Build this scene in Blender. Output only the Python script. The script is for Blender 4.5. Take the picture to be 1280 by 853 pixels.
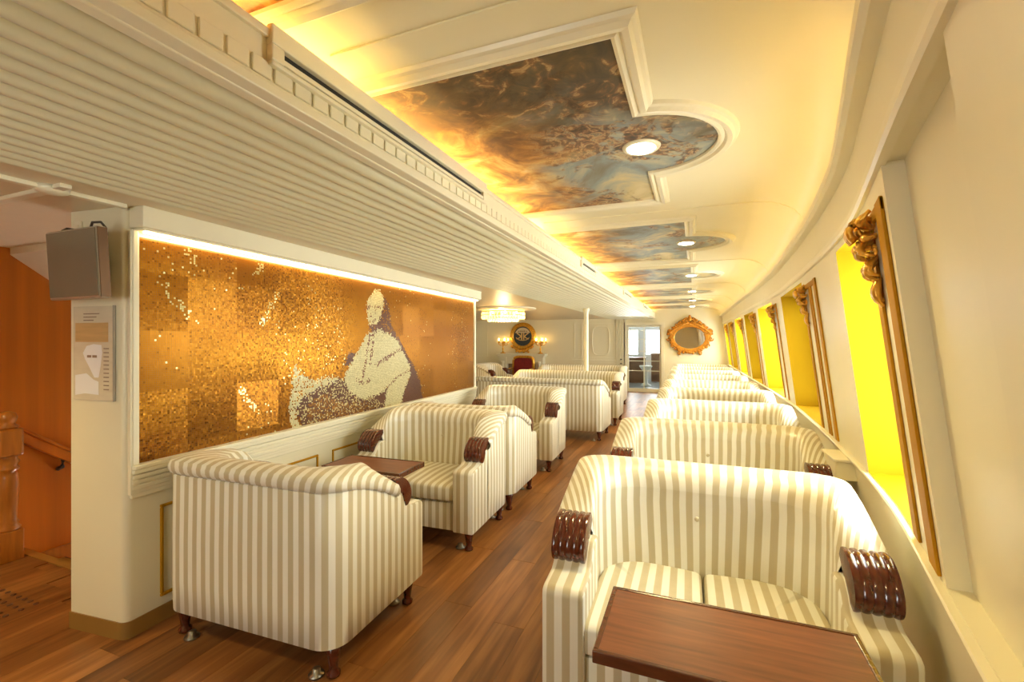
import bpy, bmesh, math, random
import numpy as np
from mathutils import Vector, Matrix
R = math.radians
random.seed(7); rng = np.random.default_rng(7)
for o in list(bpy.data.objects): bpy.data.objects.remove(o, do_unlink=True)
S = bpy.context.scene
COL = S.collection

# ------------------------------------------------------------------ camera
EYE = 1.45; YAW = 21.8; FPX = 570.0
cd = bpy.data.cameras.new('camera'); cd.sensor_width = 36; cd.lens = 36*FPX/1280; cd.clip_start = .02
cam = bpy.data.objects.new('camera', cd); COL.objects.link(cam)
cam.location = (0, 0, EYE); cam.rotation_euler = (R(90), 0, R(YAW)); S.camera = cam
# ------------------------------------------------------------------ world / exposure
W = bpy.data.worlds.new('overcast_sky'); S.world = W; W.use_nodes = True
bg = W.node_tree.nodes['Background']; bg.inputs[0].default_value = (.93, 1.0, .98, 1); bg.inputs[1].default_value = 11.0
S.view_settings.view_transform = 'Standard'; S.view_settings.look = 'None'
S.view_settings.gamma = 1; S.view_settings.use_curve_mapping = False
S.view_settings.exposure = 0.64
LED = (1.0, .68, .22); LAMP = (1.0, .79, .34)
COVE_E = 24.0; COVE_R = 12.0; MOS_E = 22.0; DOWN_W = 44.0

# ------------------------------------------------------------------ pixel helpers (a pixel gives a direction only)
_s, _c = math.sin(R(YAW)), math.cos(R(YAW))
def ray(x, y):
    u = (x-640)/FPX; v = (426.5-y)/FPX
    return Vector((-_s+u*_c, _c+u*_s, v))
# ------------------------------------------------------------------ materials
MATS = {}
def mat(name, col, rough=.5, metal=0, var=0, vscale=(6, 6, 6), bump=0, bscale=40, emit=None, es=0, coat=0, randv=0, spec=None):
    if name in MATS: return MATS[name]
    m = bpy.data.materials.new(name); m.use_nodes = True; MATS[name] = m
    nt = m.node_tree; p = nt.nodes['Principled BSDF']; L = nt.links.new
    p.inputs['Base Color'].default_value = (*col, 1); p.inputs['Roughness'].default_value = rough
    p.inputs['Metallic'].default_value = metal
    if coat: p.inputs['Coat Weight'].default_value = coat; p.inputs['Coat Roughness'].default_value = .12
    if spec is not None: p.inputs['Specular IOR Level'].default_value = spec
    if var or bump:
        tc = nt.nodes.new('ShaderNodeTexCoord'); mp = nt.nodes.new('ShaderNodeMapping')
        mp.inputs['Scale'].default_value = vscale; L(tc.outputs['Object'], mp.inputs[0])
        nz = nt.nodes.new('ShaderNodeTexNoise'); nz.inputs['Scale'].default_value = 1; nz.inputs['Detail'].default_value = 5
        L(mp.outputs[0], nz.inputs['Vector'])
        if randv:
            oi = nt.nodes.new('ShaderNodeObjectInfo'); L(oi.outputs['Location'], mp.inputs['Location'])
        if var:
            hs = nt.nodes.new('ShaderNodeHueSaturation'); hs.inputs['Color'].default_value = (*col, 1)
            mr = nt.nodes.new('ShaderNodeMapRange'); mr.inputs[1].default_value = .3; mr.inputs[2].default_value = .7
            mr.inputs[3].default_value = 1-var; mr.inputs[4].default_value = 1+var
            L(nz.outputs[0], mr.inputs[0])
            if randv:
                m2 = nt.nodes.new('ShaderNodeMapRange'); m2.inputs[3].default_value = 1-randv; m2.inputs[4].default_value = 1+randv
                L(oi.outputs['Random'], m2.inputs[0])
                mu = nt.nodes.new('ShaderNodeMath'); mu.operation = 'MULTIPLY'; L(mr.outputs[0], mu.inputs[0]); L(m2.outputs[0], mu.inputs[1])
                L(mu.outputs[0], hs.inputs['Value'])
            else: L(mr.outputs[0], hs.inputs['Value'])
            L(hs.outputs[0], p.inputs['Base Color'])
        if bump:
            n2 = nt.nodes.new('ShaderNodeTexNoise'); n2.inputs['Scale'].default_value = bscale; n2.inputs['Detail'].default_value = 3
            L(tc.outputs['Object'], n2.inputs['Vector'])
            b = nt.nodes.new('ShaderNodeBump'); b.inputs['Strength'].default_value = bump; b.inputs['Distance'].default_value = .01
            L(n2.outputs[0], b.inputs['Height']); L(b.outputs[0], p.inputs['Normal'])
    if emit: p.inputs['Emission Color'].default_value = (*emit, 1); p.inputs['Emission Strength'].default_value = es
    return m
CREAM = mat('cream_paint', (.83, .77, .55), .42, var=.02, vscale=(2, 2, 2))
CEIL = mat('ceiling_paint', (.85, .78, .54), .38, var=.02, vscale=(1.5, 1.5, 1.5))
TRIM = mat('ivory_trim', (.85, .79, .58), .35, var=.015)
SLATM = mat('slat_ivory', (.74, .71, .50), .32, var=.03, vscale=(3, .6, 3))
GOLD = mat('gold_leaf', (.72, .39, .055), .30, .75, var=.25, vscale=(20, 20, 20), bump=.25, bscale=90)
GILT = mat('aged_gilt', (.56, .235, .025), .36, .6, var=.3, vscale=(25, 25, 25), bump=.3, bscale=60)
GOLDT = mat('gold_trim', (.50, .245, .010), .6, .1, var=.12, vscale=(5, 5, 5), spec=.15)
YEL = mat('yellow_paint', (.42, .245, .0015), .75, var=.05, vscale=(8, 8, 2), spec=.12)
MAHOG = mat('mahogany', (.085, .014, .005), .18, var=.35, vscale=(60, 8, 60), coat=.6)
TABLE = mat('table_mahogany', (.20, .062, .022), .36, var=.30, vscale=(4, 60, 60))
TABLEE = mat('table_edge', (.10, .03, .012), .25, var=.2, vscale=(10, 60, 60), coat=.4)
WOODW = mat('wood_veneer', (.56, .16, .008), .35, var=.14, vscale=(14, 14, .5))
NEWEL = mat('newel_oak', (.44, .155, .02), .3, var=.25, vscale=(30, 30, 3), coat=.3)
BASEB = mat('bronze_baseboard', (.30, .16, .035), .4, var=.06)
FIXING = mat('fixing_steel', (.30, .27, .22), .3, .9)
CHROME = mat('chrome', (.75, .73, .68), .15, 1)
STEEL = mat('brushed_steel', (.45, .41, .30), .32, .5, var=.05, vscale=(2, 60, 60))
SCREEN = mat('screen_glass', (.27, .25, .17), .12, .25, var=.03)
DARK = mat('dark_plastic', (.05, .035, .02), .5, var=.1)
SLOT = mat('slot_dark', (.03, .026, .02), .8, var=.1)
CRIM = mat('crimson_velvet', (.20, .008, .006), .75, var=.2, vscale=(20, 20, 20))
MIRROR = mat('mirror_glass', (.92, .92, .90), .015, 1)
LEDM = mat('led_strip_cove', (.9, .8, .6), .5, emit=LED, es=COVE_E)
LEDR = mat('led_strip_window_cove', (.9, .8, .6), .5, emit=LED, es=COVE_R)
LEDW = mat('led_strip_mosaic', (.9, .8, .6), .5, emit=(1, .72, .33), es=MOS_E)
LAMPM = mat('lamp_diffuser', (1, .95, .85), .5, emit=(1, .86, .62), es=22)
FLAME = mat('candle_bulb', (1, .8, .4), .5, emit=(1, .6, .18), es=18)

def wood_floor():
    m = bpy.data.materials.new('plank_walnut'); m.use_nodes = True; nt = m.node_tree; L = nt.links.new; p = nt.nodes['Principled BSDF']
    tc = nt.nodes.new('ShaderNodeTexCoord'); oi = nt.nodes.new('ShaderNodeObjectInfo')
    ad = nt.nodes.new('ShaderNodeVectorMath'); ad.operation = 'MULTIPLY_ADD'
    L(oi.outputs['Location'], ad.inputs[0]); ad.inputs[1].default_value = (3.7, 5.1, 1); L(tc.outputs['Object'], ad.inputs[2])
    mp = nt.nodes.new('ShaderNodeMapping'); mp.inputs['Scale'].default_value = (26, 1.6, 1); L(ad.outputs[0], mp.inputs[0])
    n = nt.nodes.new('ShaderNodeTexNoise'); n.inputs['Scale'].default_value = 1; n.inputs['Detail'].default_value = 7; n.inputs['Distortion'].default_value = .6
    L(mp.outputs[0], n.inputs['Vector'])
    mp2 = nt.nodes.new('ShaderNodeMapping'); mp2.inputs['Scale'].default_value = (4, 1.2, 1); L(ad.outputs[0], mp2.inputs[0])
    n2 = nt.nodes.new('ShaderNodeTexNoise'); n2.inputs['Scale'].default_value = 1; n2.inputs['Detail'].default_value = 3; L(mp2.outputs[0], n2.inputs['Vector'])
    mx = nt.nodes.new('ShaderNodeMath'); mx.operation = 'MULTIPLY_ADD'; L(n2.outputs[0], mx.inputs[0]); mx.inputs[1].default_value = .6; 
    sb = nt.nodes.new('ShaderNodeMath'); sb.operation = 'MULTIPLY'; L(n.outputs[0], sb.inputs[0]); sb.inputs[1].default_value = .5; L(sb.outputs[0], mx.inputs[2])
    cr = nt.nodes.new('ShaderNodeValToRGB'); e = cr.color_ramp.elements
    e[0].position = .36; e[0].color = (.125, .043, .011, 1); e[1].position = .72; e[1].color = (.40, .175, .052, 1)
    e2 = e.new(.54); e2.color = (.24, .092, .024, 1); L(mx.outputs[0], cr.inputs[0])
    hs = nt.nodes.new('ShaderNodeHueSaturation'); mr = nt.nodes.new('ShaderNodeMapRange'); mr.inputs[3].default_value = .72; mr.inputs[4].default_value = 1.3
    L(oi.outputs['Random'], mr.inputs[0]); L(mr.outputs[0], hs.inputs['Value']); L(cr.outputs[0], hs.inputs['Color']); L(hs.outputs[0], p.inputs['Base Color'])
    p.inputs['Roughness'].default_value = .34
    b = nt.nodes.new('ShaderNodeBump'); b.inputs['Strength'].default_value = .12; b.inputs['Distance'].default_value = .002; L(n.outputs[0], b.inputs['Height']); L(b.outputs[0], p.inputs['Normal'])
    return m
PLANK = wood_floor()
def stripe_mat():
    m = bpy.data.materials.new('striped_satin'); m.use_nodes = True; nt = m.node_tree; L = nt.links.new; p = nt.nodes['Principled BSDF']
    uv = nt.nodes.new('ShaderNodeUVMap'); sx = nt.nodes.new('ShaderNodeSeparateXYZ'); L(uv.outputs[0], sx.inputs[0])
    a = nt.nodes.new('ShaderNodeMath'); a.operation = 'DIVIDE'; a.inputs[1].default_value = .0575; L(sx.outputs[0], a.inputs[0])
    f = nt.nodes.new('ShaderNodeMath'); f.operation = 'FRACT'; L(a.outputs[0], f.inputs[0])
    s = nt.nodes.new('ShaderNodeMath'); s.operation = 'SUBTRACT'; L(f.outputs[0], s.inputs[0]); s.inputs[1].default_value = .5
    ab = nt.nodes.new('ShaderNodeMath'); ab.operation = 'ABSOLUTE'; L(s.outputs[0], ab.inputs[0])
    mr = nt.nodes.new('ShaderNodeMapRange'); mr.inputs[1].default_value = .235; mr.inputs[2].default_value = .265; L(ab.outputs[0], mr.inputs[0])
    mx = nt.nodes.new('ShaderNodeMix'); mx.data_type = 'RGBA'; L(mr.outputs[0], mx.inputs[0])
    mx.inputs[6].default_value = (.83, .81, .70, 1); mx.inputs[7].default_value = (.54, .47, .30, 1)
    L(mx.outputs[2], p.inputs['Base Color'])
    r = nt.nodes.new('ShaderNodeMapRange'); r.inputs[3].default_value = .42; r.inputs[4].default_value = .36; L(mr.outputs[0], r.inputs[0]); L(r.outputs[0], p.inputs['Roughness'])
    p.inputs['Sheen Weight'].default_value = .15
    tc = nt.nodes.new('ShaderNodeTexCoord')
    n = nt.nodes.new('ShaderNodeTexNoise'); n.inputs['Scale'].default_value = 220; L(tc.outputs['Object'], n.inputs['Vector'])
    n2 = nt.nodes.new('ShaderNodeTexNoise'); n2.inputs['Scale'].default_value = 9; L(tc.outputs['Object'], n2.inputs['Vector'])
    b = nt.nodes.new('ShaderNodeBump'); b.inputs['Strength'].default_value = .08; b.inputs['Distance'].default_value = .002; L(n.outputs[0], b.inputs['Height'])
    b2 = nt.nodes.new('ShaderNodeBump'); b2.inputs['Strength'].default_value = .25; b2.inputs['Distance'].default_value = .02; L(n2.outputs[0], b2.inputs['Height']); L(b.outputs[0], b2.inputs['Normal'])
    L(b2.outputs[0], p.inputs['Normal'])
    return m
STRIPE = stripe_mat()
def glass_mat(name, tint=(1, 1, 1), refl=.06):
    m = bpy.data.materials.new(name); m.use_nodes = True; nt = m.node_tree; nt.nodes.remove(nt.nodes['Principled BSDF']); L = nt.links.new
    t = nt.nodes.new('ShaderNodeBsdfTransparent'); t.inputs[0].default_value = (*tint, 1)
    g = nt.nodes.new('ShaderNodeBsdfGlossy'); g.inputs['Roughness'].default_value = .02
    mx = nt.nodes.new('ShaderNodeMixShader'); fr = nt.nodes.new('ShaderNodeFresnel'); fr.inputs[0].default_value = 1.45
    L(fr.outputs[0], mx.inputs[0]); L(t.outputs[0], mx.inputs[1]); L(g.outputs[0], mx.inputs[2]); L(mx.outputs[0], nt.nodes['Material Output'].inputs[0])
    return m
GLASS = glass_mat('window_glass')
CRYST = mat('crystal', (.95, .85, .6), .08, 0, emit=(1, .62, .2), es=.9)
CRYST.node_tree.nodes['Principled BSDF'].inputs['Transmission Weight'].default_value = .5
def attr_mat(name, rough, metal):
    m = bpy.data.materials.new(name); m.use_nodes = True; nt = m.node_tree; p = nt.nodes['Principled BSDF']
    a = nt.nodes.new('ShaderNodeVertexColor'); a.layer_name = 'tile'
    nt.links.new(a.outputs['Color'], p.inputs['Base Color']); p.inputs['Roughness'].default_value = rough
    nt.links.new(a.outputs['Alpha'], p.inputs['Metallic'])
    return m
TILE = attr_mat('mosaic_tile', .28, .8)
GROUT = mat('mosaic_grout', (.22, .10, .02), .6, var=.1)
def painting_mat(name, dark):
    m = bpy.data.materials.new(name); m.use_nodes = True; nt = m.node_tree; L = nt.links.new; p = nt.nodes['Principled BSDF']
    tc = nt.nodes.new('ShaderNodeTexCoord'); oi = nt.nodes.new('ShaderNodeObjectInfo')
    ad = nt.nodes.new('ShaderNodeVectorMath'); ad.operation = 'MULTIPLY_ADD'; L(oi.outputs['Location'], ad.inputs[0]); ad.inputs[1].default_value = (.2, 2.3, 0) ; L(tc.outputs['Object'], ad.inputs[2])
    def noise(sc, det, dist, off=0):
        mp = nt.nodes.new('ShaderNodeMapping'); mp.inputs['Location'].default_value = (off, off*.7, off*.3); L(ad.outputs[0], mp.inputs[0])
        n = nt.nodes.new('ShaderNodeTexNoise'); n.inputs['Scale'].default_value = sc; n.inputs['Detail'].default_value = det; n.inputs['Distortion'].default_value = dist; n.inputs['Roughness'].default_value = .6
        L(mp.outputs[0], n.inputs['Vector']); return n
    def ramp(src, stops):
        c = nt.nodes.new('ShaderNodeValToRGB'); e = c.color_ramp.elements
        e[0].position, e[0].color = stops[0][0], (*stops[0][1], 1); e[1].position, e[1].color = stops[-1][0], (*stops[-1][1], 1)
        for q, k in stops[1:-1]: n = e.new(q); n.color = (*k, 1)
        L(src, c.inputs[0]); return c.outputs[0]
    def mix(f, a, b, bt='MIX'):
        x = nt.nodes.new('ShaderNodeMix'); x.data_type = 'RGBA'; x.blend_type = bt; x.inputs[0].default_value = 1
        if not isinstance(f, float): L(f, x.inputs[0])
        else: x.inputs[0].default_value = f
        L(a, x.inputs[6]); L(b, x.inputs[7]); return x.outputs[2]
    def rng_(src, a, b):
        r = nt.nodes.new('ShaderNodeMapRange'); r.interpolation_type = 'SMOOTHSTEP'; r.inputs[1].default_value = a; r.inputs[2].default_value = b; L(src, r.inputs[0]); return r.outputs[0]
    def math_(op, a, b):
        x = nt.nodes.new('ShaderNodeMath'); x.operation = op; x.use_clamp = True
        for i, q in enumerate((a, b)):
            if isinstance(q, (int, float)): x.inputs[i].default_value = q
            else: L(q, x.inputs[i])
        return x.outputs[0]
    sk = noise(2.0, 6, .7, 0).outputs[0]
    sky = ramp(sk, [(.32, (.09, .07, .04)), (.40, (.20, .19, .14)), (.47, (.25, .30, .30)), (.53, (.42, .41, .30)), (.58, (.60, .50, .26)), (.66, (.74, .64, .40))])
    fg = noise(17, 4, 1.5, 3).outputs[0]
    figs = ramp(fg, [(.36, (.03, .016, .010)), (.45, (.13, .055, .022)), (.51, (.30, .13, .05)), (.56, (.60, .40, .18)), (.60, (.12, .10, .08)), (.68, (.66, .52, .30))])
    fm = noise(3.6, 4, 1.0, 8).outputs[0]
    col = mix(math_('MULTIPLY', rng_(fm, .47 if dark else .53, .54 if dark else .62), .9), sky, figs)
    sx = nt.nodes.new('ShaderNodeSeparateXYZ'); L(tc.outputs['Object'], sx.inputs[0])
    wob = noise(2.2, 5, .6, 5).outputs[0]
    # golden clouds towards the beam side, with warm cove light painted in
    xx = nt.nodes.new('ShaderNodeMath'); xx.operation = 'MULTIPLY_ADD'; L(wob, xx.inputs[0]); xx.inputs[1].default_value = .9; L(sx.outputs[0], xx.inputs[2])
    cove_gold = ramp(noise(4.0, 6, .9, 11).outputs[0], [(.36, (.17, .055, .010)), (.45, (.36, .14, .02)), (.53, (.60, .28, .05)), (.60, (.72, .45, .14)), (.68, (.78, .62, .32))])
    g = nt.nodes.new('ShaderNodeMapRange'); g.interpolation_type = 'SMOOTHSTEP'; g.inputs[1].default_value = .95; g.inputs[2].default_value = .52; g.inputs[3].default_value = 0; g.inputs[4].default_value = 1; L(xx.outputs[0], g.inputs[0])
    col = mix(g.outputs[0], col, cove_gold)
    if dark:   # a thunder-dark corner painted at the near end
        yy = nt.nodes.new('ShaderNodeMath'); yy.operation = 'MULTIPLY_ADD'; L(wob, yy.inputs[0]); yy.inputs[1].default_value = .9; L(sx.outputs[1], yy.inputs[2])
        y2 = nt.nodes.new('ShaderNodeMath'); y2.operation = 'MULTIPLY_ADD'; L(sx.outputs[0], y2.inputs[0]); y2.inputs[1].default_value = -.45; L(yy.outputs[0], y2.inputs[2])
        g2 = nt.nodes.new('ShaderNodeMapRange'); g2.interpolation_type = 'SMOOTHSTEP'; g2.inputs[1].default_value = .10; g2.inputs[2].default_value = -.42; L(y2.outputs[0], g2.inputs[0])
        dk = ramp(noise(9, 6, 1.4, 17).outputs[0], [(.38, (.040, .024, .011)), (.52, (.085, .048, .018)), (.58, (.20, .085, .025)), (.63, (.46, .30, .12)), (.70, (.10, .05, .02))])
        col = mix(math_('MULTIPLY', g2.outputs[0], .92), col, dk)
    L(col, p.inputs['Base Color']); p.inputs['Roughness'].default_value = .45
    return m
PAINT1 = painting_mat('ceiling_fresco_dark', True); PAINT2 = painting_mat('ceiling_fresco_light', False)

# ------------------------------------------------------------------ object helpers
def link(name, me, parent=None, m=None, loc=None):
    o = bpy.data.objects.new(name, me); COL.objects.link(o)
    if parent: o.parent = parent
    if m is not None and me is not None and not me.materials: me.materials.append(m)
    if loc is not None: o.location = loc
    return o
def tag(o, label=None, cat=None, group=None, kind=None):
    if label: o['label'] = label
    if cat: o['category'] = cat
    if group: o['group'] = group
    if kind: o['kind'] = kind
    return o
def empty(name, loc=(0, 0, 0), rz=0, label=None, cat=None, group=None, kind=None):
    o = bpy.data.objects.new(name, None); COL.objects.link(o); o.location = loc; o.rotation_euler = (0, 0, rz); o.empty_display_size = .1
    return tag(o, label, cat, group, kind)
class MB:
    def __init__(s): s.v = []; s.f = []; s.uv = []
    def add(s, vs, fs):
        b = len(s.v); s.v += [tuple(v) for v in vs]; s.f += [[b+i for i in f] for f in fs]; return s
    def box(s, x0, x1, y0, y1, z0, z1):
        return s.add([(x0, y0, z0), (x1, y0, z0), (x1, y1, z0), (x0, y1, z0), (x0, y0, z1), (x1, y0, z1), (x1, y1, z1), (x0, y1, z1)],
                     [(3, 2, 1, 0), (4, 5, 6, 7), (0, 1, 5, 4), (1, 2, 6, 5), (2, 3, 7, 6), (3, 0, 4, 7)])
    def quad(s, a, b, c, d): return s.add([a, b, c, d], [(0, 1, 2, 3)])
    def grid(s, rows, closed=False, cap=False):
        n = len(rows[0]); b = len(s.v)
        for r in rows: s.v += [tuple(p) for p in r]
        for i in range(len(rows)-1):
            for j in range(n if closed else n-1):
                k = (j+1) % n; s.f.append([b+i*n+j, b+i*n+k, b+(i+1)*n+k, b+(i+1)*n+j])
        if cap: s.f.append([b+j for j in range(n)][::-1]); s.f.append([b+(len(rows)-1)*n+j for j in range(n)])
        return s
    def lathe(s, prof, c=(0, 0, 0), n=12, ax=2, sx=1, sy=1):
        rows = []
        for r, h in prof:
            row = []
            for j in range(n):
                a = 2*math.pi*j/n; p = [r*math.cos(a)*sx, r*math.sin(a)*sy, h]
                if ax == 0: p = [p[2], p[0], p[1]]
                if ax == 1: p = [p[0], -p[2], p[1]]
                row.append((c[0]+p[0], c[1]+p[1], c[2]+p[2]))
            rows.append(row)
        return s.grid(rows, True, True)
    def tube(s, pts, r, n=6, closed=False, rs=None):
        pts = [Vector(p) for p in pts]; rows = []
        for i, p in enumerate(pts):
            a = pts[i-1] if (i or closed) else p; b = pts[(i+1) % len(pts)] if (i < len(pts)-1 or closed) else p
            t = (b-a).normalized(); up = Vector((0, 0, 1)) if abs(t.z) < .9 else Vector((1, 0, 0))
            x = t.cross(up).normalized(); y = x.cross(t); rr = rs[i] if rs else r
            rows.append([p+x*rr*math.cos(2*math.pi*j/n)+y*rr*math.sin(2*math.pi*j/n) for j in range(n)])
        if closed: rows.append(rows[0]); return s.grid(rows, True)
        return s.grid(rows, True, True)
    def sphere(s, c, r, n=8, sc=(1, 1, 1)):
        rows = []
        for i in range(1, n//2+2):
            th = math.pi*(i-.5)/(n//2+1)
            rows.append([(c[0]+r*sc[0]*math.sin(th)*math.cos(2*math.pi*j/n), c[1]+r*sc[1]*math.sin(th)*math.sin(2*math.pi*j/n), c[2]+r*sc[2]*math.cos(th)) for j in range(n)])
        return s.grid(rows, True, True)
    def prism(s, poly, x0, x1):   # polygon in (y,z) extruded along x
        n = len(poly); s.add([(x0, y, z) for y, z in poly]+[(x1, y, z) for y, z in poly],
              [list(range(n)), list(range(2*n-1, n-1, -1))]+[[i, i+n, (i+1) % n+n, (i+1) % n] for i in range(n)]); return s
    def mesh(s, name, m=None, smooth=False, bevel=0, seg=2, uvf=None, angle=None):
        me = bpy.data.meshes.new(name); me.from_pydata(s.v, [], s.f); me.update()
        bm = bmesh.new(); bm.from_mesh(me); bmesh.ops.recalc_face_normals(bm, faces=bm.faces)
        if bevel:
            es = [e for e in bm.edges if len(e.link_faces) == 2 and e.calc_face_angle(0) > .5]
            bmesh.ops.bevel(bm, geom=es, offset=bevel, segments=seg, affect='EDGES', profile=.5)
        if uvf:
            l = bm.loops.layers.uv.new('UVMap')
            for f in bm.faces:
                for lp in f.loops: lp[l].uv = uvf(lp.vert.co, f.normal)
        bm.to_mesh(me); bm.free()
        if smooth:
            me.polygons.foreach_set('use_smooth', [True]*len(me.polygons))
            if angle: me.set_sharp_from_angle(angle=R(angle))
        if m: me.materials.append(m)
        return me
    def build(s, name, m, parent=None, loc=None, **k): return link(name, s.mesh(name, m, **k), parent, None, loc)
def copy_tree(o, parent=None):
    c = o.copy(); COL.objects.link(c); c.parent = parent
    for ch in o.children: copy_tree(ch, c)
    return c
def struct(o, label=None): tag(o, label, None, None, 'structure'); return o

# ================================================================== THE SETTING
ZC = 2.34; ZS = 2.09; YE = 13.4; YB = -1.5; BX = -1.03
XL = -4.45; XM = -2.92; XFAR = -7.0
_yk = [-1.6, 0, .53, 1.14, 1.6, 2.11, 2.8, 3.68, 5, 6.5, 9, 14]
_xk = [.10, .19, .25, .355, .445, .54, .61, .67, .735, .74, .71, .67]
_yy = np.linspace(-1.6, 14, 1561); _xx = np.interp(_yy, _yk, _xk)
_xx = np.convolve(np.pad(_xx, 20, mode='edge'), np.ones(41)/41, mode='valid')
LEAN = .125
def xw(y): return float(np.interp(y, _yy, _xx))
def P(y, z, off=0): return (xw(y)+LEAN*(2.15-z)+.03*min(1, max(0, (.84-z)/.1))+off, y, z)
# mosaic wall direction (turned 2.4 deg from the cabin axis)
MW0 = Vector((-2.555, 1.35, 0)); MWD = Vector((-.0415, .99914, 0)); MWN = Vector((.99914, .0415, 0)); MWL = 4.12
MROT = math.atan2(.0415, .99914)      # rotation about z of the wall's local frame (local y along wall, local x out of it)

# ---- floor: sub-floor, planks
fl = struct(MB().box(XFAR, 1.4, YB, 1.66, -.06, -.006).box(XM, 1.4, 1.66, YE+.1, -.06, -.006).box(XFAR, XM, 5.4, YE+.1, -.06, -.006)
            .build('floor', PLANK), 'brown walnut plank floor of the cabin')
PW, PLN = .165, 1.25
pm = MB().box(-PW/2+.0006, PW/2-.0006, -PLN/2+.0008, PLN/2-.0008, -.006, 0).mesh('plank', PLANK)
far = MB(); cand = []
for i in range(int(6.8/PW)):
    x = XFAR+.1+PW*(i+.5); off = (i*.47) % 1*PLN
    for j in range(-1, 13):
        y = YB+off+PLN*(j+.5)
        if y-PLN/2 < YB-.4 or y-PLN/2 > YE: continue
        if XFAR < x < XM and 1.66-.62 < y < 5.4+.3: 
            if y+PLN/2 > 1.66 and y-PLN/2 < 5.4:
                if y < 1.66: far.box(x-PW/2, x+PW/2, y-PLN/2, 1.66, -.006, 0)
                continue
        if x > xw(min(y, 13.9))+.36: continue
        d = math.hypot(x, y)
        vis = (y > .2) and not (-2.5 < x < -1.55 and 1.5 < y < 5.6 and False)
        if y+PLN/2 > YE+.1: far.box(x-PW/2+.0006, x+PW/2-.0006, y-PLN/2, YE+.1, -.006, 0); continue
        cand.append((d+(0 if vis else 100), x, y))
cand.sort()
for d, x, y in cand[:290]: link('plank', pm, fl, None, (x, y, 0))
for d, x, y in cand[290:]: far.box(x-PW/2+.0006, x+PW/2-.0006, y-PLN/2, y+PLN/2, -.006, 0)
tag(far.build('far_planks', PLANK, fl), kind='stuff')
# tactile studs in the floor before the stairs
st = MB()
for i in range(9):
    for j in range(5): st.lathe([(.013, 0), (.012, .004), (.006, .006)], (-3.85+i*.06, 1.12+j*.06, 0), 8)
tag(st.build('tactile_studs', mat('stud_brown', (.13, .05, .02), .5, var=.1), fl, smooth=True), kind='stuff')

# ---- ceiling slab and side ceiling
ce = MB(); ce.box(XFAR, 1.6, YB, YE+.1, ZC+.12, ZC+.2)
# flat ceiling of the aisle bay, reaching into the light trough
def xflat(y): return xw(y)-.30
ys = list(np.arange(YB, YE+.01, .2))+[YE+.1]
for a, b in zip(ys[:-1], ys[1:]): ce.quad((-1.36, a, ZC), (xflat(a), a, ZC), (xflat(b), b, ZC), (-1.36, b, ZC))
ceil = struct(ce.build('ceiling', CEIL), 'cream plaster ceiling of the aisle bay')
cv = MB(); rows = []
for k in range(9):
    t = k/8*math.pi/2
    rows.append([(xflat(y)+.285*math.sin(t), y, ZC-.175+.175*math.cos(t)) for y in ys])
cv.grid(rows); cv.build('cove', CEIL, ceil, smooth=True)
tb = MB(); tb.box(XFAR, BX-.002, YB, YE+.1, ZS+.012, ZS+.03)
tb.build('side_ceiling', mat('side_ceiling_paint', (.76, .67, .46), .4, var=.02), ceil)
# rib seams crossing the aisle ceiling between the paintings
PC = [.06, 2.15, 4.39, 6.58, 8.70, 10.65, 12.45]
for k in range(len(PC)-1):
    yr = (PC[k]+PC[k+1])/2+.02; rb = MB(); rr = []
    for q in range(14):
        if q < 6: x = -1.05+(xflat(yr)+1.05)*q/5; z = ZC
        else:
            t = (q-5)/8*math.pi/2; x = xflat(yr)+.285*math.sin(t); z = ZC-.175+.175*math.cos(t)
        rr.append([(x, yr-.02, z+.002), (x, yr-.02, z-.006), (x, yr+.02, z-.006), (x, yr+.02, z+.002)])
    rb.grid(rr, True); rb.build('rib', CEIL, ceil)

# ---- the beam with slatted soffit (trim_1)
beam = struct(empty('trim_1'), 'ivory slatted ceiling beam along the aisle')
bb = MB(); bb.box(BX-.02, BX, YB, YE, ZS, 2.255); bb.box(-1.36, BX-.02, YB, YE, ZS+.012, 2.19); bb.box(-1.37, -1.355, YB, YE, 2.19, ZC+.01)
bb.build('beam_body', TRIM, beam)
MB().box(BX-.022, BX+.012, YB, YE, 2.235, 2.26).build('top_lip', TRIM, beam, bevel=.005)
MB().box(BX-.03, BX+.022, YB, YE, ZS-.006, ZS+.022).box(BX-.03, BX+.012, YB, YE, ZS+.022, ZS+.034).build('lower_moulding', TRIM, beam, bevel=.004)
MB().box(BX-.06, BX-.02, YB, YE, ZS-.010, ZS+.012).build('edge_bead', TRIM, beam, bevel=.006)
NS = 15; P0 = -1.10; PT = (2.27-1.10)/NS
prof = [(-PT*.5, .016), (-PT*.47, .002), (-PT*.32, -.015), (-PT*.14, -.018), (PT*.06, -.016), (PT*.24, -.006), (PT*.38, .008), (PT*.5, .016)]
sm = MB().grid([[(x, y, z) for x, z in prof] for y in (YB, YE)]).mesh('slat', SLATM, smooth=True, angle=50)
for i in range(NS): link('slat', sm, beam, None, (P0-PT*(i+.5), 0, ZS))
dm = MB().box(0, .007, -.0285, .0285, -.022, .022).mesh('dentil', TRIM, bevel=.002, seg=1)
y = YB+.1
while y < YE-.05:
    link('dentil', dm, beam, None, (BX, y, ZS+.062)); y += .066
for k in range(7):
    a = YB+.05+k*2.12
    MB().box(-1.27, -1.24, a, a+2.04, 2.19, 2.20).build('led_strip', LEDM, beam)

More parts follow.
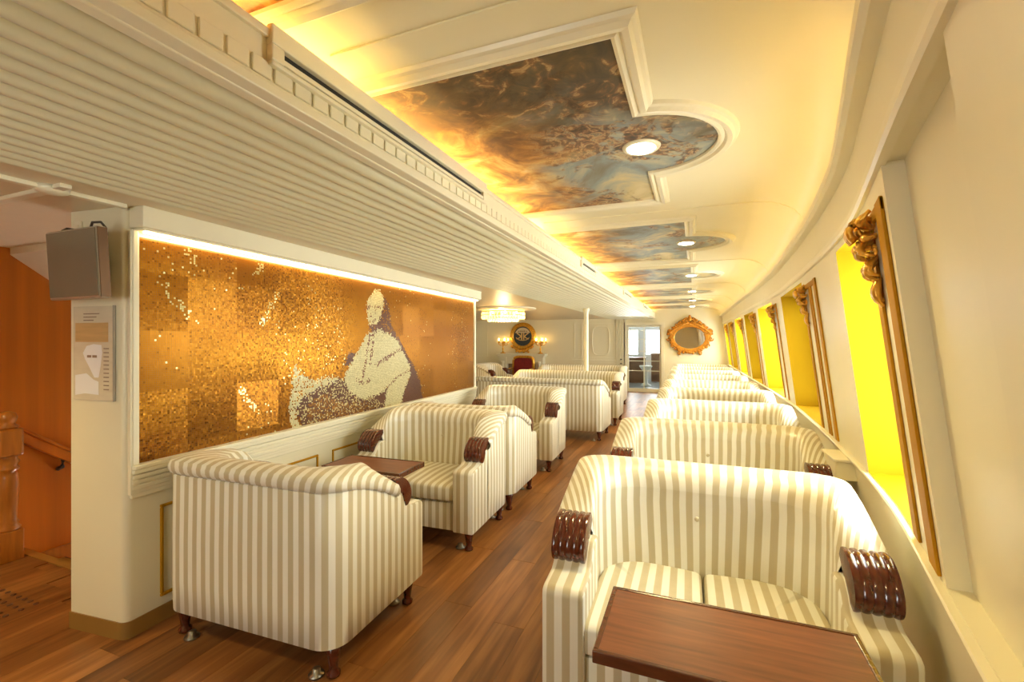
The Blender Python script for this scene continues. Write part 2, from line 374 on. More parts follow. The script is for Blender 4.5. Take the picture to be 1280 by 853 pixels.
# ---- air slots on the beam face
for k, (a, b, lab) in enumerate([(.86, 2.17, 'long linear air outlet on the beam, nearest the camera'), (4.35, 5.05, 'linear air outlet on the beam, second from the camera'),
                            (7.2, 8.2, 'linear air outlet on the beam, third from the camera'), (10.2, 11.2, 'linear air outlet on the beam, nearest the end wall')]):
    e = empty('air_outlet', (BX, (a+b)/2, 2.2), label=lab, cat='air vent', group='air outlets on the ceiling beam'); h = (b-a)/2
    MB().box(.0, .022, -h, h, -.035, -.022).box(.0, .022, -h, h, .02, .072).box(0, .022, -h, -h+.04, -.022, .02).box(0, .022, h-.04, h, -.022, .02).build('housing', TRIM, e, bevel=.004)
    MB().box(.001, .004, -h+.04, h-.04, -.022, .02).build('slot', SLOT, e)
    MB().box(.004, .018, -h+.04, h-.04, -.016, -.002).build('blade', TRIM, e, bevel=.002)

# ---- battens on the side ceiling
bt = struct(empty('trim_2'), 'thin ivory battens crossing on the side ceiling')
for nm, bx in (('batten', (-2.55, -2.51, YB, 1.34)), ('batten', (-4.4, -2.42, 1.05, 1.09))):
    MB().box(bx[0], bx[1], bx[2], bx[3], ZS-.006, ZS+.013).build(nm, TRIM, bt, bevel=.004)
MB().lathe([(.06, .012), (.055, -.008), (.03, -.016), (.012, -.02)], (-2.53, 1.07, ZS), 10).build('rosette', TRIM, bt, smooth=True)

# ---- right wall, leaning, curved, with window openings
SILL, HEAD = .84, 1.87
WIN = [(.85, 1.44), (1.80, 2.58), (3.80, 5.02), (5.62, 6.78), (7.25, 8.35), (8.90, 10.05), (10.65, 11.75), (12.2, 13.1)]
brk = sorted(set([YB, YE]+[v for w in WIN for v in w]+[round(float(q), 3) for q in np.arange(YB+.2, YE, .2)]))
brk = [b for i, b in enumerate(brk) if i == 0 or b-brk[i-1] > 1e-4]
wr = MB()
for a, b in zip(brk[:-1], brk[1:]):
    mid = (a+b)/2; w = any(p < mid < q for p, q in WIN)
    hd_ = 1.91 if mid < 1.5 else HEAD
    zs = [(0, SILL), (hd_, 2.16)] if w else [(0, SILL), (SILL, HEAD), (HEAD, 2.16)]
    for z0, z1 in zs: wr.quad(P(a, z0), P(b, z0), P(b, z1), P(a, z1))
wall_r = struct(wr.build('wall_right', CREAM), 'cream leaning hull wall with window recesses')
so = MB()   # outer skin and hidden slab above, keeps the sky out
for a, b in zip(brk[:-1], brk[1:]): so.quad(P(a, 2.16), P(b, 2.16), (xw(b)+.4, b, 2.16), (xw(a)+.4, a, 2.16)); so.quad((xw(a)+.4, a, 2.16), (xw(b)+.4, b, 2.16), (xw(b)+.4, b, 2.5), (xw(a)+.4, a, 2.5))
so.build('head_slab', CREAM, wall_r)
def rail(name, prof, m, y0=YB, y1=YE, step=.2, parent=wall_r):
    q = MB(); yl = sorted(set([y0, y1]+[float(v) for v in np.arange(y0+step, y1-.01, step)]))
    q.grid([[P(y, z, -o) for o, z in prof] for y in yl], True, True); return q.build(name, m, parent)
rail('sill_rail', [(-.01, .836), (.020, .836), (.026, .830), (.026, .815), (.018, .808), (.018, .79), (.012, .78), (.012, .75), (.008, .74), (-.01, .74)], TRIM)
rail('head_rail', [(-.01, 1.90), (.012, 1.90), (.018, 1.91), (.018, 1.93), (.010, 1.94), (-.01, 1.94)], TRIM)
rail('cove_ledge', [(-.01, 2.105), (.035, 2.105), (.05, 2.112), (.05, 2.142), (.04, 2.148), (.035, 2.128), (-.01, 2.128)], TRIM)
rail('led_strip', [(.0, 2.129), (.02, 2.129), (.02, 2.134), (.0, 2.134)], LEDR, 1.3, YE-.1)
rail('baseboard', [(-.01, 0), (.014, 0), (.014, .075), (.008, .082), (-.01, .082)], BASEB)
WDEP = .30
for k, (a, b) in enumerate(WIN):
    wn = struct(empty('window_%d' % max(k, 1), (xw((a+b)/2)+.1, (a+b)/2, SILL)), ['plain cream window recess nearest the camera', 'window with yellow reveals behind the nearest sofa'][k] if k < 2 else 'window with yellow reveals, %s from the camera' % ['third', 'fourth', 'fifth', 'sixth', 'seventh', 'eighth'][k-2])
    wn.location = (0, 0, 0); WDEP = .05 if k == 0 else .30; HEAD = 1.91 if k == 0 else 1.87
    if k == 0: wn.name = 'trim_12'; wn['label'] = 'plain cream wall niche nearest the camera'
    rm = CREAM if k == 0 else YEL
    for nm, q in (('jamb', [P(b, SILL), P(b, HEAD), P(b, HEAD, WDEP), P(b, SILL, WDEP)]), ('jamb', [P(a, SILL), P(a, HEAD), P(a, HEAD, WDEP), P(a, SILL, WDEP)]),
                  ):
        MB().quad(*q).build(nm, rm, wn)
    yl = [v for v in brk if a-1e-6 <= v <= b+1e-6]
    MB().grid([[P(v, SILL) for v in yl], [P(v, SILL, WDEP) for v in yl]]).build('window_sill', rm, wn)
    MB().grid([[P(v, HEAD) for v in yl], [P(v, HEAD, WDEP) for v in yl]]).build('head', rm, wn)
    if k == 0:
        MB().grid([[P(v, SILL, WDEP) for v in yl], [P(v, HEAD, WDEP) for v in yl]]).build('back_panel', CREAM, wn); continue
    fr = MB(); e = .04
    for y0, y1 in ((a, a+e), (b-e, b)):
        fr.add([P(y0, SILL, WDEP-.04), P(y1, SILL, WDEP-.04), P(y1, SILL, WDEP+.01), P(y0, SILL, WDEP+.01), P(y0, HEAD, WDEP-.04), P(y1, HEAD, WDEP-.04), P(y1, HEAD, WDEP+.01), P(y0, HEAD, WDEP+.01)], [(3, 2, 1, 0), (4, 5, 6, 7), (0, 1, 5, 4), (1, 2, 6, 5), (2, 3, 7, 6), (3, 0, 4, 7)])
    for z0, z1 in ((SILL, SILL+e), (HEAD-e, HEAD)):
        fr.add([P(a, z0, WDEP-.04), P(b, z0, WDEP-.04), P(b, z0, WDEP+.01), P(a, z0, WDEP+.01), P(a, z1, WDEP-.04), P(b, z1, WDEP-.04), P(b, z1, WDEP+.01), P(a, z1, WDEP+.01)], [(3, 2, 1, 0), (4, 5, 6, 7), (0, 1, 5, 4), (1, 2, 6, 5), (2, 3, 7, 6), (3, 0, 4, 7)])
    fr.build('window_frame', TRIM, wn)
    MB().quad(P(a, SILL, WDEP), P(b, SILL, WDEP), P(b, HEAD, WDEP), P(a, HEAD, WDEP)).build('pane', GLASS, wn)
    ld = bpy.data.lights.new('window_portal', 'AREA'); ld.shape = 'RECTANGLE'; ld.size = b-a; ld.size_y = HEAD-SILL; ld.cycles.is_portal = True
    lo = bpy.data.objects.new('window_portal', ld); COL.objects.link(lo); lo.parent = wn
    c = Vector(P((a+b)/2, (SILL+HEAD)/2, WDEP+.02)); yd = (Vector(P(b, 1.4))-Vector(P(a, 1.4))).normalized()
    zd = Vector((LEAN, 0, -1)).normalized(); nd = yd.cross(zd).normalized()
    if nd.x < 0: nd = -nd; 
    zd = nd.cross(yd); M = Matrix((yd, zd, nd)).transposed().to_4x4(); M.translation = c; lo.matrix_world = M

# gold-edged pilasters with carved brackets on the near side of each window
def corbel(mb, y, s=1.0):
    rr = random.Random(5)
    def q(u, w, z): p = P(y+u*s, zt-z*s); return (p[0]-w*s, p[1], p[2])
    zt = 1.82
    def leaf(u0, w0, z0, du, dz, curl, th):
        pts = []; rs = []
        for k in range(9):
            t = k/8; pts.append(q(u0+du*t, w0+curl*math.sin(t*math.pi*.95)*.9, z0+dz*t-curl*.35*max(0, t-.7)*3)); rs.append(th*s*(.35+.9*math.sin(min(1, t*1.15)*math.pi)**.8)+.002)
        mb.tube(pts, th, 6, rs=rs)
    # volute rolled forward at the top
    for u in (-.03, 0, .03):
        pts = [q(u, .028+.052*math.cos(a)*(1-.09*a), .045-.045*math.sin(a)*(1-.09*a)) for a in np.linspace(-.8, 6.5, 22)]
        mb.tube(pts, .012*s, 6, rs=[.014*s*(1-.05*i/2) for i in range(22)])
    for i in range(9):
        u = -.08+.02*i; leaf(u*.5, .014, .075+.01*(i % 2), u*.6, .06+.025*math.cos(i*2.1), .05, .0095)
    for i in range(5):
        u = -.05+.025*i; leaf(u*.6, .010, .14+.012*(i % 2), u*.4, .08, .036, .0095)
    for i in range(3): leaf((-.02+.02*i)*.6, .006, .21, (-.02+.02*i)*.2, .11, .022, .010)
    for sg in (-1, 1):
        leaf(sg*.03, .012, .04, sg*.06, -.04, .035, .014); leaf(sg*.04, .012, .07, sg*.06, .02, .03, .012)
        mb.tube([q(sg*.085+.02*math.cos(a)*(1-.1*a)*sg, .02, .12+.022*math.sin(a)*(1-.1*a)) for a in np.linspace(0, 6, 14)], .006*s, 5)
    for i in range(5): mb.sphere(q(0, .035-.006*i, .15+.035*i), .010*s, 6)
PIL = [(1.46, 1.78), (3.22, 3.76), (5.30, 5.58), (6.98, 7.22), (8.56, 8.86), (10.30, 10.61), (11.9, 12.17)]
for k, (a, b) in enumerate(PIL):
    t = struct(empty('trim_%d' % (k+3)), 'gold edged pilaster with carved gold bracket between windows, %s from the camera' % ['first', 'second', 'third', 'fourth', 'fifth', 'sixth', 'seventh'][k])
    w0, w1 = (.095, .075) if k == 0 else (.07, .05) if k == 1 else (.035, .03)
    for y0, y1 in ((a+.02, a+.02+w0), (b-w1, b)):
        g = MB().add([P(y0, .85), P(y1, .85), P(y1, 1.835), P(y0, 1.835), P(y0, .85, -.009), P(y1, .85, -.009), P(y1, 1.835, -.009), P(y0, 1.835, -.009)], [(0, 1, 2, 3), (4, 5, 6, 7), (0, 1, 5, 4), (1, 2, 6, 5), (2, 3, 7, 6), (3, 0, 4, 7)])
        if y0 == a+.02 or True: g.build('gold_edge', GOLDT, t, bevel=.002, seg=1)
    MB().add([P(a+.02, 1.80), P(b, 1.80), P(b, 1.83), P(a+.02, 1.83), P(a+.02, 1.80, -.008), P(b, 1.80, -.008), P(b, 1.83, -.008), P(a+.02, 1.83, -.008)], [(0, 1, 2, 3), (4, 5, 6, 7), (0, 1, 5, 4), (1, 2, 6, 5), (2, 3, 7, 6), (3, 0, 4, 7)]).build('gold_edge', GOLDT, t)
    if k == 1:
        for dy in (.27, .33): 
            y0 = a+dy-.06
            MB().add([P(y0, .85), P(y0+.03, .85), P(y0+.03, 1.82), P(y0, 1.82), P(y0, .85, -.008), P(y0+.03, .85, -.008), P(y0+.03, 1.82, -.008), P(y0, 1.82, -.008)], [(0, 1, 2, 3), (4, 5, 6, 7), (0, 1, 5, 4), (1, 2, 6, 5), (2, 3, 7, 6), (3, 0, 4, 7)]).build('gold_edge', GOLDT, t)
    mb = MB(); corbel(mb, b-.09, .85); mb.build('bracket', GOLD, t, smooth=True)

# ---- mosaic wall (wall_left) and column end
lw = empty('wall_left', MW0, MROT); struct(lw, 'cream wall carrying the gold mosaic, with column end')
def col_outline(z):
    r = .035; pts = [(-.375, -.02), ]
    for k in range(7):
        a = -math.pi/2+k/6*math.pi/2; pts.append((-r+r*math.cos(a), r-.0+r*math.sin(a)))
    pts += [(0, MWL), (-.375, MWL)]
    return [(x, y, z) for x, y in pts]
MB().grid([col_outline(0), col_outline(ZS+.013)], True, True).build('wall_body', CREAM, lw, smooth=True, angle=35)
def bb_outline(z, o):
    r = .035; pts = [(-.375-o, -.02-o)]
    for k in range(7):
        a = -math.pi/2+k/6*math.pi/2; pts.append((-r+(r+o)*math.cos(a), r+(r+o)*math.sin(a)))
    pts += [(o, MWL), (-.375-o, MWL)]
    return [(x, y, z) for x, y in pts]
MB().grid([bb_outline(0, .006), bb_outline(.082, .006)], True, True).build('baseboard', BASEB, lw, smooth=True, angle=35)
Z0, Z1 = .845, 1.967; ML0, ML1 = .055, MWL-.04
MB().box(0, .10, .02, MWL, 2.0, ZS+.013).box(0, .085, .03, MWL, 1.988, 2.0).build('cornice', TRIM, lw, bevel=.004)
MB().box(.035, .06, .06, MWL-.02, 1.982, 1.988).build('led_strip', LEDW, lw)
MB().box(0, .022, .012, ML0-.003, .70, 1.99).box(0, .030, .02, .042, .845, 1.99).build('frame_stile', TRIM, lw, bevel=.003)
MB().box(0, .022, ML1+.003, MWL, .70, 1.99).build('frame_stile', TRIM, lw, bevel=.003)
MB().box(0, .020, .02, MWL, .70, .83).box(0, .045, .02, MWL, .822, .843).box(0, .038, .02, MWL, .80, .822).box(0, .032, .02, MWL, .775, .795).box(0, .028, .02, MWL, .748, .768).box(0, .024, .02, MWL, .72, .742).box(0, .018, .02, MWL, .68, .715).build('chair_rail', TRIM, lw, bevel=.004)
for a, b in ((.16, 1.27), (1.42, 2.55), (2.70, 3.85)):
    for bx in ((a, b, .59, .605), (a, b, .13, .145), (a, a+.015, .145, .59), (b-.015, b, .145, .59)):
        MB().box(-.002, .010, bx[0], bx[1], bx[2], bx[3]).build('panel_moulding', GOLDT, lw, bevel=.003, seg=1)

# ---- gold mosaic mural made of tiles
mural = empty('mosaic_mural', MW0, MROT, 'gold glass mosaic mural showing a seated robed figure', 'mosaic')
MB().box(.0, .004, ML0, ML1, Z0, Z1).build('backing', GROUT, mural)
def wallpt(x, y):   # pixel -> (along wall, z)
    d = ray(x, y); t = MW0.dot(MWN)/d.dot(MWN); p = d*t+Vector((0, 0, EYE)); return ((p-MW0).dot(MWD), p.z)
def crop(pts, x0, y0, s): return np.array([wallpt(x0+a/s, y0+b/s) for a, b in pts])
F = lambda pts: crop(pts, 340, 350, 4.49)
G = lambda pts: crop(pts, 160, 280, 2.843)
def inside(poly, X, Y):
    r = np.zeros(X.shape, bool); n = len(poly)
    for i in range(n):
        (x0, y0), (x1, y1) = poly[i], poly[(i+1) % n]
        c = ((y0 > Y) != (y1 > Y)); r ^= c & (X < (x1-x0)*(Y-y0)/(y1-y0+1e-12)+x0)
    return r
def near(pl, X, Y, w):
    r = np.zeros(X.shape, bool)
    for (x0, y0), (x1, y1) in zip(pl[:-1], pl[1:]):
        t = np.clip(((X-x0)*(x1-x0)+(Y-y0)*(y1-y0))/((x1-x0)**2+(y1-y0)**2+1e-9), 0, 1)
        r |= (X-x0-t*(x1-x0))**2+(Y-y0-t*(y1-y0))**2 < w*w
    return r
TP = .0106
nx = int((ML1-ML0)/TP); nz = int((Z1-Z0)/TP)
gx, gz = np.meshgrid(ML0+TP*(np.arange(nx)+.5), Z0+TP*(np.arange(nz)+.5)); gx = gx.ravel(); gz = gz.ravel(); N = gx.size
def vnoise(x, y, seed):
    r = np.random.default_rng(seed); T = r.random((64, 64)); xi = np.floor(x).astype(int); yi = np.floor(y).astype(int); fx = x-xi; fy = y-yi
    fx = fx*fx*(3-2*fx); fy = fy*fy*(3-2*fy); t = lambda a, b: T[a % 64, b % 64]
    return (t(xi, yi)*(1-fx)+t(xi+1, yi)*fx)*(1-fy)+(t(xi, yi+1)*(1-fx)+t(xi+1, yi+1)*fx)*fy
rnd = rng.random(N); jx = gx+(rng.random(N)-.5)*.03; jz = gz+(rng.random(N)-.5)*.03
gold = np.array([.62, .26, .012]); amber = np.array([.35, .115, .004]); pale = np.array([.88, .74, .32]); brown = np.array([.15, .055, .012])
# sheets of tiles: flat sheets against mottled ones
sheet = np.random.default_rng(3).random((40, 40))[(gx/.30).astype(int), (gz/.30).astype(int)]
vert = vnoise(gx*2.2, gz*.6, 9)
mott = np.clip(vert*1.5-.25+(1.9-gx)*.10, 0, 1); flat = (sheet < .33) & (mott < .75); mott = np.where(flat, .12, mott)
big = vnoise(gx*1.6+3, gz*4.5, 2)
base = amber+(gold-amber)*np.clip(.35+.75*(big-.3)+(rnd-.5)*.8*mott+.0, 0, 1)[:, None]
dk = rnd < .22*mott; base[dk] = base[dk]*.7
sp = (rng.random(N) < .025*mott*(vnoise(gx*5, gz*5, 5) > .5)); base[sp] = pale
met = np.full(N, .8)
for pl in ([(135, 215), (150, 265), (180, 290), (215, 325)], [(525, 250), (500, 310), (470, 350)], [(205, 85), (235, 130)], [(470, 150), (450, 190)], [(400, 590), (430, 640), (450, 660)]):
    q = near(G(pl), jx, jz, .018) & (rnd < .45); base[q] = pale
for cx, cy, w in ((170, 640, 28), (60, 620, 14), (350, 625, 50), (330, 330, 60), (60, 790, 20)):
    pass
CRM = np.array([.66, .59, .31]); DBR = np.array([.11, .035, .018])
def paint(poly, c, prob=1.0, edge=True, m=.15):
    X, Y = (jx, jz) if edge else (gx, gz)
    q = inside(F(poly), X, Y) & (rng.random(N) < prob); base[q] = c*(.85+.3*rng.random(q.sum()))[:, None]; met[q] = m
paint([(400, 470), (430, 410), (460, 405), (455, 450), (420, 490)], DBR)
paint([(680, 290), (715, 340), (760, 430), (800, 500), (830, 580), (842, 692), (715, 702), (735, 630), (765, 560), (775, 500), (745, 430), (705, 350), (655, 300)], DBR)
paint([(400, 560), (440, 640), (490, 665), (560, 655), (620, 630), (645, 600), (628, 715), (560, 750), (400, 785), (290, 805), (170, 838), (135, 740), (130, 700), (200, 640), (260, 590), (330, 555)], DBR)
paint([(400, 560), (440, 640), (490, 665), (560, 655), (628, 700), (560, 750), (400, 785), (290, 805), (170, 838), (135, 740), (200, 640), (260, 590), (330, 555)], np.array([.62, .50, .22]), .33)
paint([(200, 690), (290, 640), (400, 690), (600, 690), (560, 750), (400, 785), (290, 805), (190, 830)], np.array([.42, .18, .03]), .45, m=.6)
paint([(130, 470), (150, 540), (190, 540), (220, 560), (330, 545), (390, 555), (330, 580), (230, 615), (200, 640), (150, 690), (128, 740), (150, 800), (170, 840), (110, 845), (90, 790), (92, 700), (110, 600), (105, 560)], CRM, .82)
paint([(545, 290), (600, 270), (640, 290), (700, 340), (740, 420), (770, 480), (775, 520), (760, 570), (735, 630), (722, 702), (626, 712), (635, 640), (650, 590), (620, 630), (560, 655), (490, 668), (440, 640), (398, 560), (410, 520), (450, 450), (490, 380), (520, 320)], CRM)
paint([(622, 95), (645, 120), (658, 190), (662, 250), (690, 300), (640, 305), (600, 275), (585, 290), (545, 285), (536, 258), (590, 245), (605, 200)], DBR, .85)
paint([(542, 100), (575, 58), (600, 60), (622, 95), (624, 150), (604, 210), (582, 255), (545, 255), (530, 210), (526, 140)], CRM)
for pl, w in (([(548, 300), (500, 580)], .010), ([(565, 300), (548, 480)], .010), ([(580, 480), (640, 440), (720, 390)], .014), ([(470, 560), (520, 585), (545, 560)], .010), ([(650, 595), (700, 545), (770, 505)], .008), ([(520, 165), (548, 152)], .008), ([(562, 155), (600, 150)], .008), ([(556, 160), (550, 215)], .006), ([(545, 234), (578, 232)], .007), ([(570, 180), (590, 178)], .007), ([(545, 262), (600, 262)], .012)):
    q = near(F(pl), jx, jz, w) & (rnd < .75); base[q] = DBR*1.6; met[q] = .2
h = TP*.44
tilt = np.where(flat | (mott < .2), .006, .010+.028*mott); tilt = np.where(met < .5, .02, tilt)
shi = ((gx/.30).astype(int), (gz/.30).astype(int)); ta = rng.normal(0, 1, N)*tilt+np.random.default_rng(21).normal(0, .018, (40, 40))[shi]*(met > .5); tb_ = rng.normal(0, 1, N)*tilt+np.random.default_rng(22).normal(0, .024, (40, 40))[shi]*(met > .5)
V = np.zeros((N, 4, 3))
for i, (a, b) in enumerate(((-1, -1), (1, -1), (1, 1), (-1, 1))):
    V[:, i, 0] = .0075+a*h*ta+b*h*tb_; V[:, i, 1] = gx+a*h; V[:, i, 2] = gz+b*h
me = bpy.data.meshes.new('tiles'); me.vertices.add(N*4); me.vertices.foreach_set('co', V.ravel()); me.loops.add(N*4); me.polygons.add(N)
me.loops.foreach_set('vertex_index', np.arange(N*4)); me.polygons.foreach_set('loop_start', np.arange(N)*4); me.polygons.foreach_set('loop_total', np.full(N, 4))
me.update(calc_edges=True); base[met > .5] *= .74; at = me.color_attributes.new('tile', 'FLOAT_COLOR', 'POINT')
cc = np.concatenate([np.clip(base, 0, 1), met[:, None]], 1); at.data.foreach_set('color', np.repeat(cc, 4, axis=0).ravel())
me.materials.append(TILE); tag(link('tiles', me, mural), kind='stuff')

# ---- remaining shell walls
def boxw(name, m, lab, *bx):
    q = MB()
    for b in bx: q.box(*b)
    return struct(q.build(name, m), lab)
DX0, DX1, DZ = -1.80, -.86, 1.90
wb = boxw('wall_back', CREAM, 'cream end wall with glazed door and gilt mirror', (XFAR, DX0, YE, YE+.1, 0, ZC+.15), (DX1, 1.5, YE, YE+.1, 0, ZC+.15), (DX0, DX1, YE, YE+.1, DZ, ZC+.15))
boxw('wall_front', CREAM, 'cream wall behind the camera with glazed door', (XFAR, -2.3, YB-.1, YB, -.05, ZC+.15), (-1.1, 1.5, YB-.1, YB, -.05, ZC+.15), (-2.3, -1.1, YB-.1, YB, 2.0, ZC+.15))
boxw('wall_far_left', CREAM, 'cream side wall of the far lounge', (XFAR-.1, XFAR, 5.3, YE, 0, ZS+.1), (XFAR, XM, 5.37, 5.42, 0, ZS+.1))
wv = boxw('wall_stair', WOODW, 'orange wood veneer wall beside the stairs', (XL-.1, XL, YB, 5.4, -1.6, ZS+.02), (XFAR, XL-.1, YB, YB+.05, 0, ZS))
boxw('wall_stair_end', WOODW, 'wood veneer wall at the foot of the stairs', (XL, XM, 4.6, 4.7, -1.6, 2.1))
boxw('wall_stair_side', WOODW, 'wood wall under the mosaic wall in the stairwell', (XM-.03, XM-.002, 1.72, 4.6, -1.6, 0))
sc_ = MB(); yA, zA = 1.66, 2.055
sc_.quad((XL, yA, zA), (XM, yA, zA), (XM, yA+2.9, zA-2.15), (XL, yA+2.9, zA-2.15)); sc_.quad((XL, yA, zA), (XM, yA, zA), (XM, yA, ZS+.02), (XL, yA, ZS+.02))
struct(sc_.build('trim_10', CREAM), 'sloping white soffit above the stairs')
stp = struct(empty('trim_11'), 'wooden stairs going down behind the mosaic wall')
TREAD = mat('stair_tread', (.20, .07, .015), .4, var=.2, vscale=(30, 2, 2))
for k in range(9): MB().box(XL, XM, 1.69+.25*k, 1.69+.25*(k+1)+.02, -.19*(k+1)-.05, -.19*(k+1)).build('step', TREAD, stp)
for k in range(9): MB().box(XL, XM, 1.665+.25*k, 1.69+.25*k, -.19*(k+1), -.19*k-.004).build('riser', WOODW, stp)
for k in range(3): MB().box(XL, XM-.0, 1.645+.25*k, 1.695+.25*k, -.19*k-.004, -.19*k+.004).build('nosing', mat('brass_nosing', (.55, .36, .10), .35, .6, var=.1), stp)
MB().box(XL, XL+.014, 1.69, 4.5, -.2, -.1).build('skirting', NEWEL, wv)
# end-wall wainscot mouldings
def frame(parent, x0, x1, z0, z1, y, m=TRIM, w=.022, t=.014):
    for bx in ((x0, x1, z1-w, z1), (x0, x1, z0, z0+w), (x0, x0+w, z0+w, z1-w), (x1-w, x1, z0+w, z1-w)):
        MB().box(bx[0], bx[1], y-t, y, bx[2], bx[3]).build('panel_moulding', m, parent)
for x0, x1 in ((-6.8, -6.2), (-3.35, -3.1), (-2.95, -2.15)): frame(wb, x0, x1, .95, 1.98, YE)
for x0, x1 in ((-3.35, -3.1), (-2.95, -2.15)): frame(wb, x0, x1, .14, .82, YE)
MB().box(-3.4, -2.1, YE-.03, YE, .86, .90).build('chair_rail', TRIM, wb)
rb = MB()
for k in range(6): rb.box(-2.10+.045*k, -2.075+.045*k, YE-.03, YE, 0, ZS)
rb.build('fluted_pilaster', TRIM, wb)
q = MB(); q.tube([(-2.55+.25*math.copysign(abs(math.cos(a))**.45, math.cos(a)), YE-.012, 1.46+.42*math.copysign(abs(math.sin(a))**.6, math.sin(a))) for a in np.linspace(0, 2*math.pi, 40, endpoint=False)], .012, 5, True); q.build('oval_moulding', TRIM, wb)
MB().box(DX0-.08, DX0, YE-.03, YE+.1, 0, DZ+.08).box(DX1, DX1+.08, YE-.03, YE+.1, 0, DZ+.08).box(DX0, DX1, YE-.03, YE+.1, DZ, DZ+.08).build('door_casing', TRIM, wb)
# glazed door
d1 = struct(empty('door_1'), 'glazed end door with muntin grid')
MB().box(DX0, DX0+.05, YE+.03, YE+.07, 0, DZ).box(DX1-.05, DX1, YE+.03, YE+.07, 0, DZ).box(DX0+.05, DX1-.05, YE+.03, YE+.07, DZ-.05, DZ).box(DX0+.05, DX1-.05, YE+.03, YE+.07, 0, .10).build('door_frame', TRIM, d1)
zz = [.10, .60, .88, 1.16, 1.5, DZ-.05]; xs = [DX0+.05, (DX0+DX1)/2, DX1-.05]
mu = MB()
for z in zz[1:-1]: mu.box(xs[0], xs[-1], YE+.04, YE+.06, z-.008, z+.008)
mu.box(xs[1]-.012, xs[1]+.012, YE+.038, YE+.062, .10, DZ-.05); mu.build('muntins', TRIM, d1)
for i in range(2):
    for j in range(5): MB().box(xs[i]+.008, xs[i+1]-.008, YE+.048, YE+.052, zz[j]+.008, zz[j+1]-.008).build('pane', GLASS, d1)
for z in (.92, .80): MB().lathe([(.028, 0), (.028, .012), (.012, .016), (.012, .05), (.02, .055), (.02, .075)], (DX0-.16, YE, z), 10, ax=1).build('lock', DARK, d1, smooth=True)
# vestibule beyond the end door
DK = mat('deck_grey', (.22, .25, .25), .3, var=.15, vscale=(10, 2, 2))
ve = struct(MB().box(-3.2, .6, YE+.1, 18, -.06, -.002).build('floor_vestibule', DK), 'grey deck beyond the glazed door')
VW = mat('vestibule_white', (.7, .72, .7), .5, var=.03)
vv = boxw('wall_vestibule', VW, 'white framed windows beyond the end door', (-3.2, .6, 17.9, 18, 0, .95), (-3.2, .6, 17.9, 18, 1.85, 2.3), (-3.3, -3.2, YE+.1, 18, 0, 2.3), (.6, .7, YE+.1, 18, 0, 2.3), (-3.2, -2.62, 17.9, 18, .95, 1.85), (-2.0, -1.7, 17.9, 18, .95, 1.85), (-.9, -.7, 17.9, 18, .95, 1.85), (-3.3, .7, YE+.1, 18, 2.3, 2.36))
def portal(name, loc, rot, sx, sy, parent):
    ld = bpy.data.lights.new(name, 'AREA'); ld.shape = 'RECTANGLE'; ld.size = sx; ld.size_y = sy; ld.cycles.is_portal = True
    lo = bpy.data.objects.new(name, ld); COL.objects.link(lo); lo.location = loc; lo.rotation_euler = rot; lo.parent = parent
portal('window_portal', (-1.3, 18.02, 1.4), (R(-90), 0, 0), 3.6, .92, vv)
cb = empty('bench_cabinet', (-2.05, 16.5, 0), label='brown wooden cabinet seen through the glazed end door, left of the white pedestal', cat='cabinet')
CW = mat('cabinet_brown', (.22, .10, .045), .4, var=.2, vscale=(3, 3, 20))
MB().box(-.45, .45, -.25, .25, 0, .84).build('body', CW, cb, bevel=.01); MB().box(-.48, .48, -.28, .28, .84, .88).build('top', CW, cb, bevel=.006)
for s in (-1, 1): 
    dd = MB().box(s*.22-.19, s*.22+.19, -.265, -.25, .08, .78).build('door', CW, cb, bevel=.006); MB().sphere((s*.06, -.275, .45), .018).build('knob', CHROME, dd)
cb2 = copy_tree(cb); cb2.location = (-.98, 17.2, 0); cb2.scale = (1, 1, 1.15); tag(cb2, 'brown wooden cabinet seen through the glazed end door, right of the white pedestal', 'cabinet')
MB().lathe([(.16, 0), (.16, .04), (.07, .10), (.06, .45), (.20, .62), (.20, .66)], (0, 0, 0), 16).build('pedestal', VW, tag(empty('deck_pedestal', (-1.45, 15.2, 0)), 'white waisted pedestal seen through the glazed end door', 'pedestal'), smooth=True)
# door behind the camera
d2 = struct(empty('door_2'), 'glazed double door behind the camera')
MB().box(-2.3, -2.24, YB-.08, YB-.02, 0, 2).box(-1.16, -1.1, YB-.08, YB-.02, 0, 2).box(-2.24, -1.16, YB-.08, YB-.02, 1.94, 2).box(-2.24, -1.16, YB-.08, YB-.02, 0, .12).box(-1.73, -1.67, YB-.08, YB-.02, .12, 1.94).build('door_frame', TRIM, d2)
MB().box(-2.24, -1.73, YB-.07, YB-.03, .12, 1.94).box(-1.67, -1.16, YB-.07, YB-.03, .12, .9).build('leaf_panel', CREAM, d2)  # solid leaf and lower panel, shaped to cut the daylight coming in
MB().box(-1.67, -1.16, YB-.052, YB-.048, .9, 1.94).build('pane', GLASS, d2)
portal('door_portal', (-1.415, YB-.12, 1.42), (R(90), 0, 0), .51, 1.04, d2)
# white pole
po = MB().lathe([(.075, 0), (.075, .03), (.045, .06), (.045, 2.0), (.06, 2.03), (.075, 2.09)], (-1.95, 8.75, 0), 16).build('support_pole', TRIM, smooth=True)
tag(po, 'slim white round pole standing behind the far left sofas', 'pole', kind='structure')

